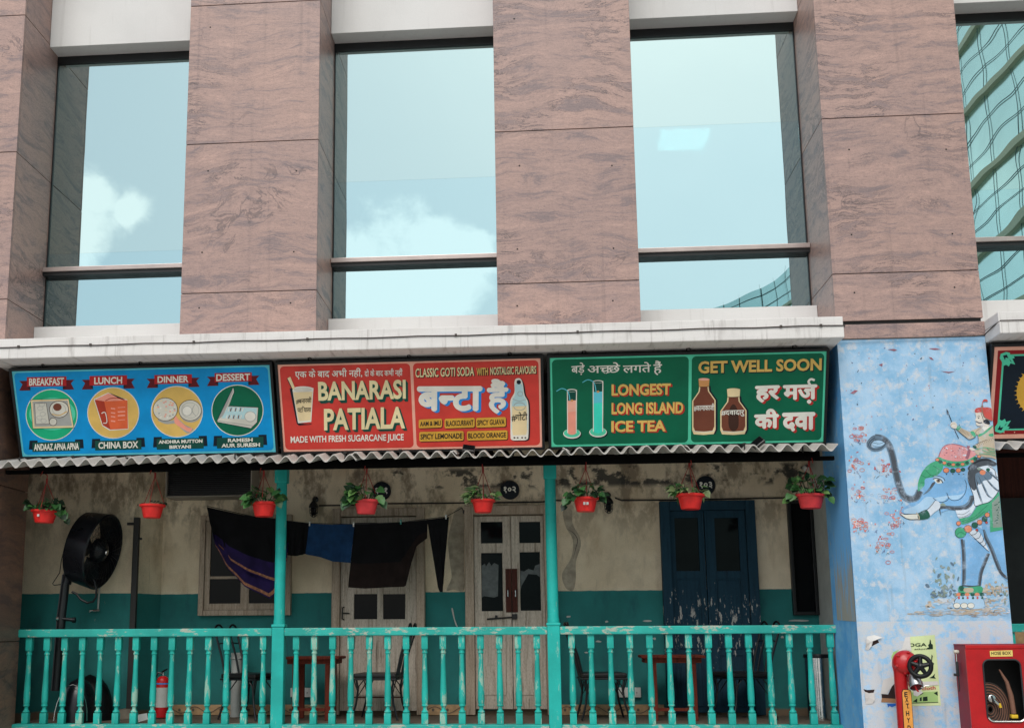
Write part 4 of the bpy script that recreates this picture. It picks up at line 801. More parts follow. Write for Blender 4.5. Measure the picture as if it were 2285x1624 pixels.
# ================================================================ posts and railings
def post(x, label):
    t = thing('veranda_post', (x, 0, 0), label, 'post', 'turquoise veranda posts'); b = MB(); w = .052
    b.box(x-w, x+w, -w, w, -.03, .83, 'turquoise_post', .008)
    b.box(x-w-.006, x+w+.006, -w-.006, w+.006, .83, .855, 'turquoise_post', .008); b.build('post_base', t)
    b = MB(); b.lathe([(.05, .855), (.05, .88), (.0465, .90), (.0465, 2.03), (.0465, 2.06)], 'turquoise_post', (x, 0, 0), 16); b.build('shaft', t)
    b = MB(); b.box(x-.055, x+.055, -.055, .055, 2.05, 2.2, 'turquoise_post', .012); b.build('capital', t)
post(-2.184, 'turquoise post between the blue and red signs'); post(.121, 'turquoise post between the red and green signs')
BPROF = [(.020, .128), (.0285, .133), (.030, .139), (.0245, .146), (.0175, .156), (.0165, .172), (.021, .181), (.0275, .186), (.0275, .194), (.022, .199), (.0255, .208), (.0275, .24), (.0272, .30), (.0245, .38), (.0215, .47), (.0198, .56), (.0192, .60), (.0195, .607), (.0245, .612), (.0245, .621), (.020, .626), (.0215, .637), (.0265, .645)]
def baluster():
    b = MB(); b.box(-.028, .028, -.028, .028, .040, .128, 'turquoise', .004); b.lathe(BPROF, 'turquoise', n=14); b.box(-.0275, .0275, -.0275, .0275, .645, .757, 'turquoise', .006); return b
bal0 = None
def railing(x0, x1, px, label, n=14, lastgap=None):
    global bal0
    t = thing('balustrade', ((x0+x1)/2, 0, 0), label, 'railing', 'turquoise balustrades of the veranda')
    b = MB(); b.box(x0, x1, -.05, .05, .758, .824, 'turquoise_flat', .008); b.build('handrail', t)
    b = MB(); b.box(x0, x1, -.075, .058, -.06, .0395, 'turquoise_flat', .006); b.build('base_rail', t)
    for x in px:
        if bal0 is None:
            bal0 = baluster().build('baluster', None, (0, 0, 0)); o = bal0
        else: o = bal0.copy(); COL.objects.link(o)
        o.parent = t; o.location = (x-t.location.x, random.uniform(-.002, .002), 0); o.rotation_euler = (0, 0, random.uniform(-.05, .05)); o['_o'] = (0, 0, 0)
bx = lambda z, xs, y: [at(*z(x, y), 0).x for x in xs]
railing(-4.442, -2.237, bx(ZF, (152, 258, 363, 468, 573, 680, 785, 892, 998, 1103, 1213, 1321, 1430, 1538), 1540), 'turquoise balustrade in front of the black fan')
railing(-2.131, .068, bx(ZG, (234, 341, 450, 558, 667, 776, 885, 994, 1103, 1213, 1325, 1436, 1547, 1658), 1540), 'turquoise balustrade in front of the two pale doors')
railing(.174, 2.408, bx(ZH, (226, 340, 455, 570, 687, 803, 918, 1036, 1155, 1273, 1393, 1513, 1633, 1757), 1540), 'turquoise balustrade in front of the blue door')
railing(3.53, 8.6, [3.6+.165*k for k in range(30)], 'turquoise balustrade at the right edge beyond the hose box')

# ================================================================ painted column
cx0, cx1, cf = 2.391, 3.517, -.70
colm = thing('painted_column', ((cx0+cx1)/2, -.35, -.75), 'sky blue column with a mural of a decorated elephant and its rider', 'column')
b = MB(); zs = .845
b.face([(cx0, cf, zs), (cx1, cf, zs), (cx1, cf, 3.031), (cx0, cf, 3.031)], 'mural_blue'); b.face([(cx0, cf, -.75), (cx1, cf, -.75), (cx1, cf, zs), (cx0, cf, zs)], 'mural_low')
b.face([(cx0, .015, -.75), (cx0, cf, -.75), (cx0, cf, 3.031), (cx0, .015, 3.031)], 'mural_side'); b.face([(cx1, cf, -.75), (cx1, .015, -.75), (cx1, .015, 3.031), (cx1, cf, 3.031)], 'mural_side')
b.face([(cx0, .015, -.75), (cx0, .015, 3.031), (cx1, .015, 3.031), (cx1, .015, -.75)], 'mural_side'); b.face([(cx0, cf, 3.031), (cx1, cf, 3.031), (cx1, .015, 3.031), (cx0, .015, 3.031)], 'mural_side')
b.face([(cx0-.002, -.12, .86), (cx0-.002, -.69, .845), (cx0-.002, -.69, 1.95), (cx0-.002, -.14, 1.95)], 'worn_strip')
b.build('shaft', colm)
for nm, c in dict(el_blue=C(122, 172, 216), el_light=C(166, 200, 228), el_grey=C(74, 80, 88), el_dark=C(40, 44, 52), el_mid=C(100, 122, 142), el_pink=C(212, 146, 148), el_pinkd=C(150, 98, 112), el_green=C(70, 162, 122), el_dgreen=C(40, 92, 78), el_orange=C(216, 136, 104), el_white=C(206, 216, 228), el_ivory=C(222, 222, 214), el_red=C(196, 84, 78), el_tan=C(186, 172, 152), el_brown=C(134, 116, 102), el_skin=C(214, 206, 196), el_sand=C(176, 162, 146), el_moss=C(134, 150, 142), el_flower=C(210, 130, 126), el_purple=C(96, 84, 130)).items():
    g = G(nm); v = g.noise(g.pos(), 15, 8, .72); f = g.noise(g.pos(), 150, 3, .75); big = g.noise(g.pos(), 5, 4)
    col = g.mix(g.ramp(big, .3, .7), shade(c, .86), shade(c, 1.12)); col = g.mix(g.ramp(v, .50, .74, 0, .6), col, C(186, 202, 222)); col = g.mix(g.ramp(f, .42, .78, 0, .35), col, shade(c, .55))
    g.col(col); g.rough(.75); g.b.inputs['Specular IOR Level'].default_value = .2
ZD = Zm(2700, 1050, 3408, 1643); ZE = Zm(2700, 1650, 3408, 1489); ZJ = Zm(3100, 1300, 3408, 1563); ZK = Zm(2950, 1550, 3400, 1462)
for nm, c, th in (('mural_sand', C(190, 176, 158), .47), ('mural_earth', C(140, 124, 110), .50)):
    g = G(nm); v = g.noise(g.pos(1, 1, 1.6), 7, 8, .68); f = g.noise(g.pos(), 140, 3, .7); q_ = g.noise(g.pos(), 18, 6, .7)
    col = g.mix(g.ramp(v, th-.09, th+.1), C(150, 192, 226), c); col = g.mix(g.ramp(q_, .5, .7, 0, .6), col, C(200, 200, 200)); col = g.mix(g.ramp(f, .4, .8, 0, .3), col, shade(c, .5)); g.col(col); g.rough(.75)
a = Art((0, cf, 0), (1, 0, 0), (0, 0, 1), ZK); a.clip = (cx0+.003, cx1-.003)
random.seed(11)
# painted ground and bushes
for k in range(230):
    x = random.triangular(330, 1372, 1250); y = random.uniform(1290 if x > 1040 else 1440, 1600)
    a.ell((x, y), random.uniform(14, 46), random.uniform(5, 15), random.choice(['mural_sand', 'mural_sand', 'mural_sand', 'el_sand', 'el_light', 'el_white']), .2, 9, random.gauss(0, .3))
for k in range(120):
    x = random.triangular(180, 1372, 980); y = random.gauss(1588, 16); a.ell((x, y), random.uniform(20, 60), random.uniform(3, 9), random.choice(['mural_earth', 'mural_earth', 'mural_sand', 'el_sand', 'el_sand']), .5, 9, random.gauss(0, .08))
for k in range(90):
    x = random.gauss(620, 85); y = 1420-abs(random.gauss(0, 150))
    if x < 790: a.ell((x, y), random.uniform(10, 34), random.uniform(6, 18), random.choice(['el_moss', 'el_moss', 'el_mid', 'el_light']), .6, 8, random.random()*3)
for k in range(40): a.ell((random.uniform(1070, 1330), random.uniform(1230, 1500)), random.uniform(8, 26), random.uniform(5, 14), random.choice(['el_moss', 'el_tan', 'el_sand']), .6, 8, random.random()*3)
# body and legs
a.blob([(1035, 600), (1120, 560), (1270, 640), (1300, 800), (1325, 1010), (1340, 1245), (1260, 1205), (1205, 1120), (1165, 1000), (1120, 890), (1050, 760)], 'el_blue', 1)
a.poly([(1270, 600), (1286, 640), (1318, 960), (1340, 1240), (1300, 1230)], 'el_blue', 1.2)
a.stroke([(1042, 690), (1075, 780), (1130, 890), (1175, 1010), (1215, 1110), (1262, 1180), (1330, 1225)], .022, 'el_grey', 1.6); a.stroke([(1055, 690), (1090, 780), (1145, 890), (1190, 1010), (1232, 1110)], .012, 'el_mid', 1.7)
a.blob([(790, 640), (900, 640), (1030, 680), (1060, 800), (1118, 935), (1075, 1040), (1035, 1160), (1022, 1300), (930, 1312), (812, 1296), (808, 1100), (802, 900), (788, 770)], 'el_blue', 2)
a.stroke([(812, 790), (826, 920), (832, 1100), (830, 1280)], .018, 'el_grey', 2.6); a.stroke([(836, 800), (848, 950), (852, 1100), (850, 1270)], .010, 'el_mid', 2.7)
a.stroke([(1105, 945), (1065, 1050), (1028, 1150), (1006, 1290)], .017, 'el_grey', 2.6); a.stroke([(1085, 950), (1046, 1050), (1008, 1150), (990, 1285)], .009, 'el_mid', 2.7); a.stroke([(815, 1290), (930, 1302), (1015, 1292)], .012, 'el_grey', 2.8)
a.blob([(790, 1295), (860, 1312), (1020, 1300), (1028, 1365), (900, 1378), (782, 1362)], 'el_green', 3); a.blob([(840, 1320), (930, 1320), (930, 1362), (845, 1362)], 'el_tan', 3.3); a.ell((810, 1322), 26, 30, 'el_dgreen', 3.2)
a.blob([(730, 1490), (760, 1410), (850, 1385), (1020, 1395), (1055, 1450), (1060, 1520), (960, 1545), (740, 1530)], 'el_light', 2.2)
for k, x in enumerate((778, 822, 872, 930, 978, 1030)): a.ell((x, 1388), 26, 20, 'el_orange' if k % 2 == 0 else 'el_dgreen', 3.4, 12); a.ell((x+4, 1425), 12, 14, 'el_dgreen' if k % 2 else 'el_red', 3.5, 10)
for x in (760, 838, 912): a.ell((x, 1508), 38, 30, 'el_ivory', 3); a.ring((x, 1508), 38, 30, .0025, 'el_dark', 3.2, 18)
a.stroke([(728, 1500), (745, 1440), (800, 1400)], .003, 'el_dark', 3, taper=True); a.stroke([(1060, 1510), (1050, 1440), (1020, 1400)], .003, 'el_dark', 3, taper=True)
# chest, segmented strap
a.blob([(890, 720), (960, 690), (1020, 740), (1060, 820), (1108, 925), (1070, 890), (1000, 820), (930, 770)], 'el_white', 3)
for p in ([(915, 745), (955, 738), (990, 700)], [(950, 790), (1000, 775), (1020, 730)], [(1000, 835), (1040, 815), (1045, 775)], [(1040, 870), (1070, 850), (1072, 825)]): a.stroke(p, .004, 'el_dark', 3.4)
a.stroke([(890, 722), (960, 790), (1040, 868), (1108, 928)], .004, 'el_dark', 3.5)
# neck and cloth
a.blob([(755, 470), (880, 470), (950, 400), (960, 440), (900, 530), (790, 565), (760, 520)], 'el_white', 2.4); a.stroke([(765, 520), (830, 522), (900, 480)], .003, 'el_dark', 2.7); a.stroke([(770, 550), (840, 548), (910, 510)], .003, 'el_dark', 2.7)
a.blob([(790, 570), (900, 545), (980, 440), (1090, 400), (1130, 420), (1100, 490), (1000, 560), (830, 632), (806, 600)], 'el_green', 3); a.stroke([(815, 600), (950, 550), (1040, 470), (1100, 420)], .003, 'el_dgreen', 3.3); a.stroke([(825, 615), (960, 568), (1060, 490)], .003, 'el_dgreen', 3.3)
a.poly([(1110, 380), (1215, 280), (1240, 300), (1285, 690), (1120, 715)], 'el_green', 2.8); a.poly([(1138, 400), (1215, 320), (1258, 660), (1150, 668)], 'el_moss', 3.1)
for k in range(9): a.stroke([(1160+random.random()*50, 400+k*28), (1190+random.random()*40, 385+k*28)], .006, 'el_dgreen', 3.4, smooth=False)
for (x, y, r_, m) in ((778, 620, 24, 'el_orange'), (880, 680, 42, 'el_orange'), (952, 640, 34, 'el_dgreen'), (1006, 608, 28, 'el_orange'), (1060, 572, 30, 'el_dgreen'), (1088, 528, 26, 'el_orange'), (975, 692, 14, 'el_red'), (1080, 612, 14, 'el_red')): a.ell((x, y), r_, r_*.95, m, 3.8, 16); a.ring((x, y), r_, r_*.95, .0025, 'el_dark', 4, 16)
a.ell((800, 720), 60, 56, 'el_green', 3.6); a.ring((800, 720), 60, 56, .003, 'el_dgreen', 4); a.stroke([(760, 740), (800, 715), (845, 740)], .003, 'el_dgreen', 4)
# head
a.blob([(345, 270), (352, 170), (410, 70), (500, 0), (700, -40), (900, -20), (935, 150), (945, 330), (900, 440), (800, 470), (700, 465), (620, 490), (590, 500), (575, 445), (515, 380), (440, 470), (340, 520), (190, 515), (165, 470), (260, 400)], 'el_blue', 2)
a.blob([(200, 470), (330, 420), (420, 340), (500, 340), (520, 380), (440, 480), (340, 512), (200, 512)], 'el_light', 2.3)
a.stroke([(580, 450), (650, 450), (740, 462), (840, 455), (905, 410), (935, 320)], .022, 'el_grey', 2.6); a.stroke([(620, 432), (740, 440), (830, 430), (885, 390), (910, 320)], .012, 'el_mid', 2.7)
a.stroke([(590, 540), (575, 480), (572, 400)], .006, 'el_dark', 2.8, taper=True); a.blob([(578, 420), (610, 400), (640, 430), (590, 470)], 'el_moss', 2.9)
a.stroke([(500, 345), (560, 388), (620, 388), (668, 355), (650, 290)], .004, 'el_dark', 3); a.stroke([(660, 330), (710, 372), (790, 360), (850, 290), (862, 200), (845, 150)], .004, 'el_dark', 3)
a.blob([(520, 350), (570, 382), (620, 380), (660, 345), (690, 360), (740, 365), (790, 350), (840, 290), (800, 310), (700, 320), (600, 330)], 'el_light', 2.5)
# tusk with band
a.blob([(520, 380), (575, 400), (575, 455), (520, 500), (460, 545), (435, 490)], 'el_white', 3.2); a.blob([(440, 480), (470, 540), (440, 570), (350, 578), (340, 520), (400, 480)], 'el_dgreen', 3.4); a.blob([(150, 520), (210, 528), (340, 522), (352, 575), (260, 578), (200, 560)], 'el_ivory', 3.2); a.stroke([(150, 520), (200, 560), (260, 578), (352, 575)], .004, 'el_dark', 3.6); a.stroke([(180, 518), (340, 520)], .003, 'el_dark', 3.6, smooth=False); a.stroke([(520, 378), (490, 420), (430, 478), (340, 512)], .004, 'el_dark', 3.6); a.stroke([(322, 505), (350, 545), (350, 585)], .008, 'el_tan', 3.7)
# trunk
a.z = ZD
TR = [(838, 1352), (812, 1402), (765, 1416), (712, 1388), (678, 1310), (650, 1200), (628, 1090), (598, 1000), (550, 950), (492, 940), (448, 978), (446, 1012), (486, 1034), (536, 1024), (574, 988)]
a.stroke(TR[:10], .052, 'el_mid', 2.4); a.stroke(TR[:12], .034, 'el_grey', 2.7); a.stroke(TR[8:], .026, 'el_mid', 3)
a.blob([(470, 980), (520, 965), (565, 985), (530, 1010), (480, 1005)], 'el_light', 3.2); a.stroke([(468, 980), (520, 990), (560, 978)], .003, 'el_dark', 3.5); a.stroke(TR[9:], .004, 'el_dark', 3.6)
# head cloth and skull cap
a.blob([(822, 1348), (826, 1280), (860, 1200), (920, 1140), (1000, 1120), (1015, 1180), (960, 1240), (880, 1260), (872, 1310), (836, 1350)], 'el_green', 3)
for p in ([(845, 1230), (890, 1250), (920, 1230)], [(880, 1190), (930, 1235), (985, 1210)], [(940, 1160), (990, 1190)], [(840, 1290), (870, 1290)]): a.stroke(p, .003, 'el_dgreen', 3.4)
a.z = ZJ
a.blob([(118, 1120), (140, 1050), (190, 960), (270, 910), (400, 908), (560, 950), (720, 1020), (760, 1060), (700, 1120), (560, 1180), (380, 1190), (220, 1165)], 'el_pink', 3)
for k in range(60): a.ell((random.uniform(170, 640), random.uniform(960, 1150)), random.uniform(8, 22), random.uniform(5, 12), random.choice(['el_flower', 'el_pinkd', 'el_pink', 'el_white']), 3.3, 8, random.random()*3)
a.stroke([(118, 1125), (140, 1050), (190, 960), (270, 912), (400, 906), (560, 950), (720, 1020)], .006, 'el_pinkd', 3.6); a.stroke([(620, 930), (630, 1020), (610, 1100), (585, 1150)], .022, 'el_pinkd', 3.7)
a.blob([(70, 1160), (120, 1120), (240, 1165), (400, 1195), (570, 1180), (720, 1110), (760, 1140), (690, 1220), (560, 1275), (400, 1300), (240, 1280), (100, 1220)], 'el_green', 3.4)
for k, (x, y) in enumerate(((95, 1165), (148, 1200), (215, 1220), (290, 1240), (365, 1248), (442, 1246), (522, 1240), (600, 1216), (680, 1192), (738, 1148), (800, 1110))): a.ell((x, y), 33, 26, 'el_orange' if k % 2 == 0 else 'el_dgreen', 3.9, 14); a.ring((x, y), 33, 26, .0022, 'el_dark', 4.1, 14)
for k, (x, y, r_) in enumerate(((245, 1344, 50), (355, 1352, 42), (450, 1344, 44), (528, 1332, 34))): a.ell((x, y), r_, r_*.85, 'el_orange' if k % 2 == 0 else 'el_dgreen', 3.6, 16); a.ring((x, y), r_, r_*.85, .003, 'el_dark', 4, 16)
for x in (250, 355, 460, 538): a.ell((x, 1410), 14, 9, 'el_dark', 3.6, 8)
# eye
a.blob([(20, 1480), (90, 1448), (170, 1470), (215, 1520), (180, 1560), (100, 1570), (50, 1530)], 'el_light', 3); a.blob([(48, 1492), (100, 1488), (150, 1510), (180, 1550), (110, 1562), (66, 1532)], 'el_ivory', 3.4); a.ell((112, 1520), 34, 30, 'el_brown', 3.7, 16); a.ell((116, 1516), 17, 17, 'el_dark', 3.9, 12)
a.stroke([(20, 1490), (80, 1476), (150, 1500), (190, 1555)], .007, 'el_dark', 4); a.stroke([(10, 1450), (100, 1440), (190, 1470), (225, 1520)], .004, 'el_dark', 4); a.stroke([(60, 1535), (20, 1590), (-60, 1690), (-150, 1760)], .018, 'el_mid', 2.9, taper=True); a.stroke([(60, 1540), (20, 1580), (-30, 1650)], .02, 'el_grey', 3, taper=True)
# ear
a.z = ZK
a.blob([(878, 60), (930, 20), (1020, -10), (1120, 0), (1180, 60), (1218, 140), (1226, 190), (1210, 260), (1160, 340), (1100, 390), (1030, 415), (955, 430), (940, 330), (905, 220), (880, 140)], 'el_white', 3.6)
a.blob([(880, 60), (940, 30), (1020, 30), (1090, 80), (1060, 150), (1010, 160), (960, 260), (915, 240), (885, 150)], 'el_grey', 3.9); a.blob([(960, 90), (1060, 60), (1140, 70), (1130, 140), (1050, 160), (1000, 200)], 'el_mid', 4)
for p in ([(945, 110), (965, 220), (1000, 330), (1030, 410)], [(990, 100), (1040, 220), (1090, 320), (1140, 350)], [(1050, 110), (1120, 200), (1190, 265), (1218, 262)], [(1090, 60), (1150, 110), (1224, 180)]): a.stroke(p, .006, 'el_dark', 4.3, taper=True); a.stroke([(x+12, y) for x, y in p], .010, 'el_mid', 4.2, taper=True)
a.stroke([(880, 70), (880, 150), (905, 230), (940, 330), (955, 430), (1030, 412), (1110, 388), (1170, 330), (1212, 262), (1226, 190)], .004, 'el_dark', 4.5)
a.z = ZJ
a.blob([(610, 1300), (700, 1210), (800, 1150), (940, 1140), (1060, 1200), (1110, 1240), (1050, 1265), (940, 1260), (800, 1290), (690, 1345), (630, 1348)], 'el_grey', 4.6); a.stroke([(620, 1300), (720, 1225), (820, 1180), (950, 1170), (1050, 1225)], .014, 'el_dark', 4.8, taper=True)
a.ell((860, 1380), 50, 42, 'el_orange', 4.7, 16); a.ell((950, 1335), 34, 30, 'el_dgreen', 4.7, 12); a.ell((800, 1320), 32, 22, 'el_moss', 4.7, 12); a.stroke([(960, 1270), (1060, 1340), (1090, 1450), (1148, 1468)], .004, 'el_dark', 4.8)
# rider
a.blob([(690, 940), (790, 880), (780, 760), (720, 740), (640, 700), (760, 640), (870, 600), (960, 620), (1030, 590), (1062, 640), (1085, 780), (1100, 950), (1112, 1150), (1000, 1130), (800, 1100), (720, 1020), (790, 980)], 'el_tan', 4)
a.blob([(410, 640), (440, 600), (520, 640), (650, 700), (740, 740), (730, 780), (640, 820), (560, 770), (450, 690)], 'el_tan', 4.2); a.blob([(405, 640), (430, 596), (490, 610), (470, 660), (430, 668)], 'el_green', 4.5); a.blob([(650, 700), (710, 690), (745, 760), (710, 780)], 'el_green', 4.5)
a.blob([(790, 740), (880, 700), (1000, 600), (1040, 590), (960, 680), (860, 750), (800, 775)], 'el_green', 4.5); a.poly([(830, 610), (960, 600), (1010, 590), (890, 680)], 'el_ivory', 4.3)
a.blob([(700, 930), (800, 880), (930, 830), (1030, 740), (1060, 800), (960, 900), (850, 950), (740, 975)], 'el_tan', 4.5); a.blob([(690, 940), (730, 920), (760, 960), (730, 975)], 'el_dgreen', 4.8); a.blob([(960, 740), (1030, 720), (1040, 770), (980, 770)], 'el_green', 4.7)
for k in range(9): a.stroke([(500+k*22, 640+k*11), (485+k*22, 690+k*12)], .003, 'el_brown', 4.6, smooth=False)
for k in range(10): a.stroke([(770+k*28, 900-k*12), (790+k*28, 950-k*14)], .003, 'el_brown', 4.9, smooth=False)
for p in ([(760, 990), (900, 960), (1060, 990)], [(850, 1000), (960, 1040), (1095, 1050)], [(800, 1060), (950, 1070), (1100, 1100)], [(930, 970), (1000, 1020), (1096, 1010)]): a.stroke(p, .006, 'el_green', 4.7); a.stroke([(x, y+18) for x, y in p], .0025, 'el_brown', 4.8)
a.stroke([(690, 940), (790, 885), (930, 830)], .003, 'el_dark', 5); a.stroke([(410, 645), (540, 760), (640, 822), (745, 775)], .003, 'el_dark', 5); a.stroke([(780, 870), (780, 760), (740, 700), (860, 606)], .003, 'el_brown', 5)
a.blob([(318, 560), (350, 530), (410, 545), (430, 590), (410, 640), (350, 630), (318, 600)], 'el_skin', 4.6); a.stroke([(322, 600), (345, 560), (400, 560)], .0025, 'el_brown', 4.9); a.blob([(640, 960), (700, 970), (735, 1000), (690, 1010), (640, 990)], 'el_skin', 5)
a.stroke([(262, 330), (340, 530), (400, 690), (455, 806)], .005, 'el_dark', 4.4, smooth=False); a.poly([(250, 305), (290, 370), (262, 410), (252, 360)], 'el_dark', 4.7)
a.blob([(738, 372), (850, 372), (870, 440), (930, 500), (980, 560), (930, 610), (830, 600), (770, 590), (745, 560), (752, 520), (735, 500), (750, 440)], 'el_skin', 4.6); a.blob([(890, 490), (950, 500), (985, 545), (960, 572), (880, 545)], 'el_dark', 5); a.stroke([(752, 520), (800, 545), (850, 540)], .008, 'el_dark', 5); a.stroke([(830, 370), (850, 430), (872, 500), (876, 540)], .004, 'el_dark', 5); a.stroke([(765, 440), (800, 430), (815, 445)], .0035, 'el_dark', 5); a.ell((790, 462), 14, 9, 'el_dark', 5, 10)
a.blob([(728, 350), (745, 305), (820, 285), (960, 284), (1020, 320), (1042, 400), (1040, 490), (990, 510), (910, 470), (870, 420), (840, 365), (760, 375)], 'el_red', 5); a.stroke([(840, 290), (860, 380), (900, 460), (1000, 505)], .008, 'el_brown', 5.3)
for k in range(6): a.stroke([(960-k*4, 330+k*28), (1030, 340+k*26)], .003, 'el_tan', 5.3, smooth=False)
a.stroke([(915, 300), (930, 380), (950, 460)], .006, 'el_brown', 5.3); a.ell((852, 268), 20, 22, 'el_brown', 5.2, 12); a.stroke([(852, 250), (860, 190), (890, 165)], .005, 'el_red', 5); a.blob([(860, 190), (880, 150), (930, 150), (945, 185), (900, 185)], 'el_red', 5.1)
# faded flowers and stray marks
def flower(z, cx, cy, w, h, n=26):
    a.z = z
    for k in range(n):
        x, y = cx+random.gauss(0, w*.4), cy+random.gauss(0, h*.4)
        if a.uv((x, y)).x < cx0+.025: continue
        m = random.choice(['el_flower', 'el_flower', 'el_orange', 'el_red', 'el_white'])
        if random.random() < .55: a.ring((x, y), random.uniform(8, 20), random.uniform(6, 14), .0035, m, .8, 10)
        else: a.ell((x, y), random.uniform(4, 13), random.uniform(3, 8), m, .8, 7, random.random()*3)
    for k in range(8):
        x, y = cx+random.gauss(0, w*.5), cy+h*.5+random.uniform(-10, 40)
        if a.uv((x-20, y)).x < cx0+.01: continue
        a.stroke([(x, y), (x+random.uniform(-18, 18), y-random.uniform(8, 22))], .003, random.choice(['el_dark', 'el_moss', 'el_purple']), .9, smooth=False)
for q in ((370, 925, 100, 90), (335, 1165, 120, 110), (575, 1165, 100, 90), (350, 1380, 110, 80), (610, 1375, 110, 90), (660, 1560, 110, 80), (340, 1600, 100, 60)): flower(ZD, *q)
for q in ((335, 200, 100, 60), (497, 335, 95, 100)): flower(ZE, *q)
a.z = ZD
for k in range(80):
    x, y = random.uniform(270, 1320), random.uniform(220, 900); l = random.uniform(4, 16); a.stroke([(x, y), (x+random.uniform(-l, l), y+random.uniform(-l, l))], random.uniform(.003, .008), random.choice(['el_purple', 'el_red', 'el_dark', 'el_white']), .8, smooth=False)
for q in ([(590, 262), (640, 258), (665, 268), (640, 275)], [(905, 320), (930, 325), (945, 345), (925, 340)], [(520, 380), (550, 370), (548, 395)], [(905, 255), (960, 252), (1000, 262), (950, 266)], [(1000, 430), (1060, 435), (1115, 430), (1060, 445)], [(300, 600), (335, 575), (360, 580), (330, 605)]): a.poly(q, 'el_pinkd', .9)
a.b.build('painted_mural', colm)

# ================================================================ torn poster and paper scraps on the column
ZN = Zm(2850, 2080, 3200, 1662)
for nm, c in dict(po_lime=C(206, 220, 166), po_green=C(158, 192, 122), po_dark=C(26, 46, 34), po_white=C(210, 208, 206), po_red=C(190, 92, 88), po_brown=C(48, 34, 32), po_kraft=C(160, 120, 88), po_blue=C(40, 100, 190)).items(): ink(nm, c, .8)
p = at(*ZN(900, 700), cf); t = thing('torn_poster', (p.x, cf, p.z), 'torn pale green yoga poster pasted behind the red hydrant', 'poster'); a = Art((0, cf, 0), (1, 0, 0), (0, 0, 1), ZN, base=.001)
b = a.b
a.poly([(845, 178), (1238, 150), (1290, 700), (1335, 1262), (885, 1272), (760, 1150), (690, 700)], 'po_lime', 1)
a.poly([(560, 440), (720, 370), (770, 190), (840, 180), (860, 400), (640, 860), (480, 1080), (380, 1080), (420, 860), (600, 800), (540, 590)], 'po_white', 2); a.poly([(395, 1085), (500, 1090), (560, 960), (640, 880), (660, 1170), (560, 1160), (400, 1145)], 'po_brown', 3); a.poly([(400, 1145), (660, 1160), (660, 1225), (390, 1210)], 'po_kraft', 3.3); a.poly([(485, 1235), (650, 1232), (652, 1290), (620, 1265), (560, 1290), (520, 1270), (500, 1295)], 'po_blue', 2.4); a.poly([(550, 500), (580, 420), (680, 380), (620, 440), (560, 560)], 'po_green', 3.4)
a.text('OGA', (820, 338), (1108, 330), (818, 284), 'po_dark', 4, .02); a.text('ation', (915, 388), (1105, 382), (915, 362), 'po_dark', 4, .01)
a.poly([(845, 180), (800, 205), (770, 380), (870, 400), (852, 300)], 'po_white', 5)
a.poly([(1160, 215), (1175, 240), (1182, 290), (1205, 300), (1208, 372), (1120, 376), (1105, 360), (1145, 345), (1130, 310), (1150, 290)], 'po_dark', 4)
a.poly([(1185, 460), (1205, 480), (1190, 570), (1225, 600), (1205, 660), (1170, 640), (1180, 560)], 'po_dark', 4); a.poly([(1150, 830), (1200, 800), (1240, 760), (1230, 810), (1255, 838)], 'po_dark', 4); a.poly([(870, 1060), (1280, 1040), (1290, 1215), (880, 1225)], 'po_green', 3)
for q in ([(1000, 1140), (1030, 1130), (1030, 1190), (1000, 1195)], [(1050, 1130), (1120, 1120), (1125, 1190), (1050, 1195)], [(1220, 1070), (1280, 1040), (1285, 1110)], [(890, 1200), (960, 1150), (960, 1215)], [(1000, 1050), (1060, 1070), (1000, 1105)]): a.poly(q, 'po_dark', 4)
a.poly([(900, 890), (1280, 880), (1300, 940), (1020, 960), (1000, 1010), (1050, 1060), (960, 1120), (900, 1100)], 'po_white', 4.4); a.text('cloth', (1035, 1022), (1250, 1010), (1035, 965), 'po_red', 5, .025); a.stroke([(880, 1225), (1290, 1212)], .004, 'po_dark', 4, smooth=False)
a.b.build('printed_sheet', t)
def scrap(pts, mat, label, curl):
    q = [at(*ZN(x, y), cf) for x, y in pts]; c = sum(q, Vector())/len(q); b = MB(); n = len(q)
    V = [Vector((c.x, cf-curl, c.z))]+[Vector((v.x, cf-.004-(curl if i % 3 == 0 else 0), v.z)) for i, v in enumerate(q)]
    b.mesh(V+[v+Vector((0, .002, 0)) for v in V], [(0, 1+i, 1+(i+1) % n) for i in range(n)]+[(n+1, n+2+(i+1) % n, n+2+i) for i in range(n)]+[(1+i, n+2+i, n+2+(i+1) % n, 1+(i+1) % n) for i in range(n)], mat)
    tag(b.build('paper_scrap', None, (c.x, cf, c.z)), label, 'paper', 'torn paper scraps on the blue column')
scrap([(150, 210), (170, 175), (280, 150), (400, 190), (330, 225), (260, 250), (230, 330), (190, 385), (135, 385), (145, 290)], 'po_white', 'curled white paper scrap, upper one left of the hydrant', .014)
scrap([(130, 1045), (200, 1070), (280, 1060), (285, 1180), (250, 1235), (150, 1240), (135, 1150)], 'po_white', 'small torn white paper scrap, lower one left of the hydrant', .006)
b = MB()
for pts in ([(210, 240), (330, 215), (360, 270), (300, 300), (240, 330), (262, 262)], [(110, 1005), (180, 1020), (290, 1012), (270, 1070), (235, 1105), (150, 1068)]):
    q = [at(*ZN(x, y), cf-.001) for x, y in pts]; b.face(q, 'po_brown')
b.build('bare_patch', colm)

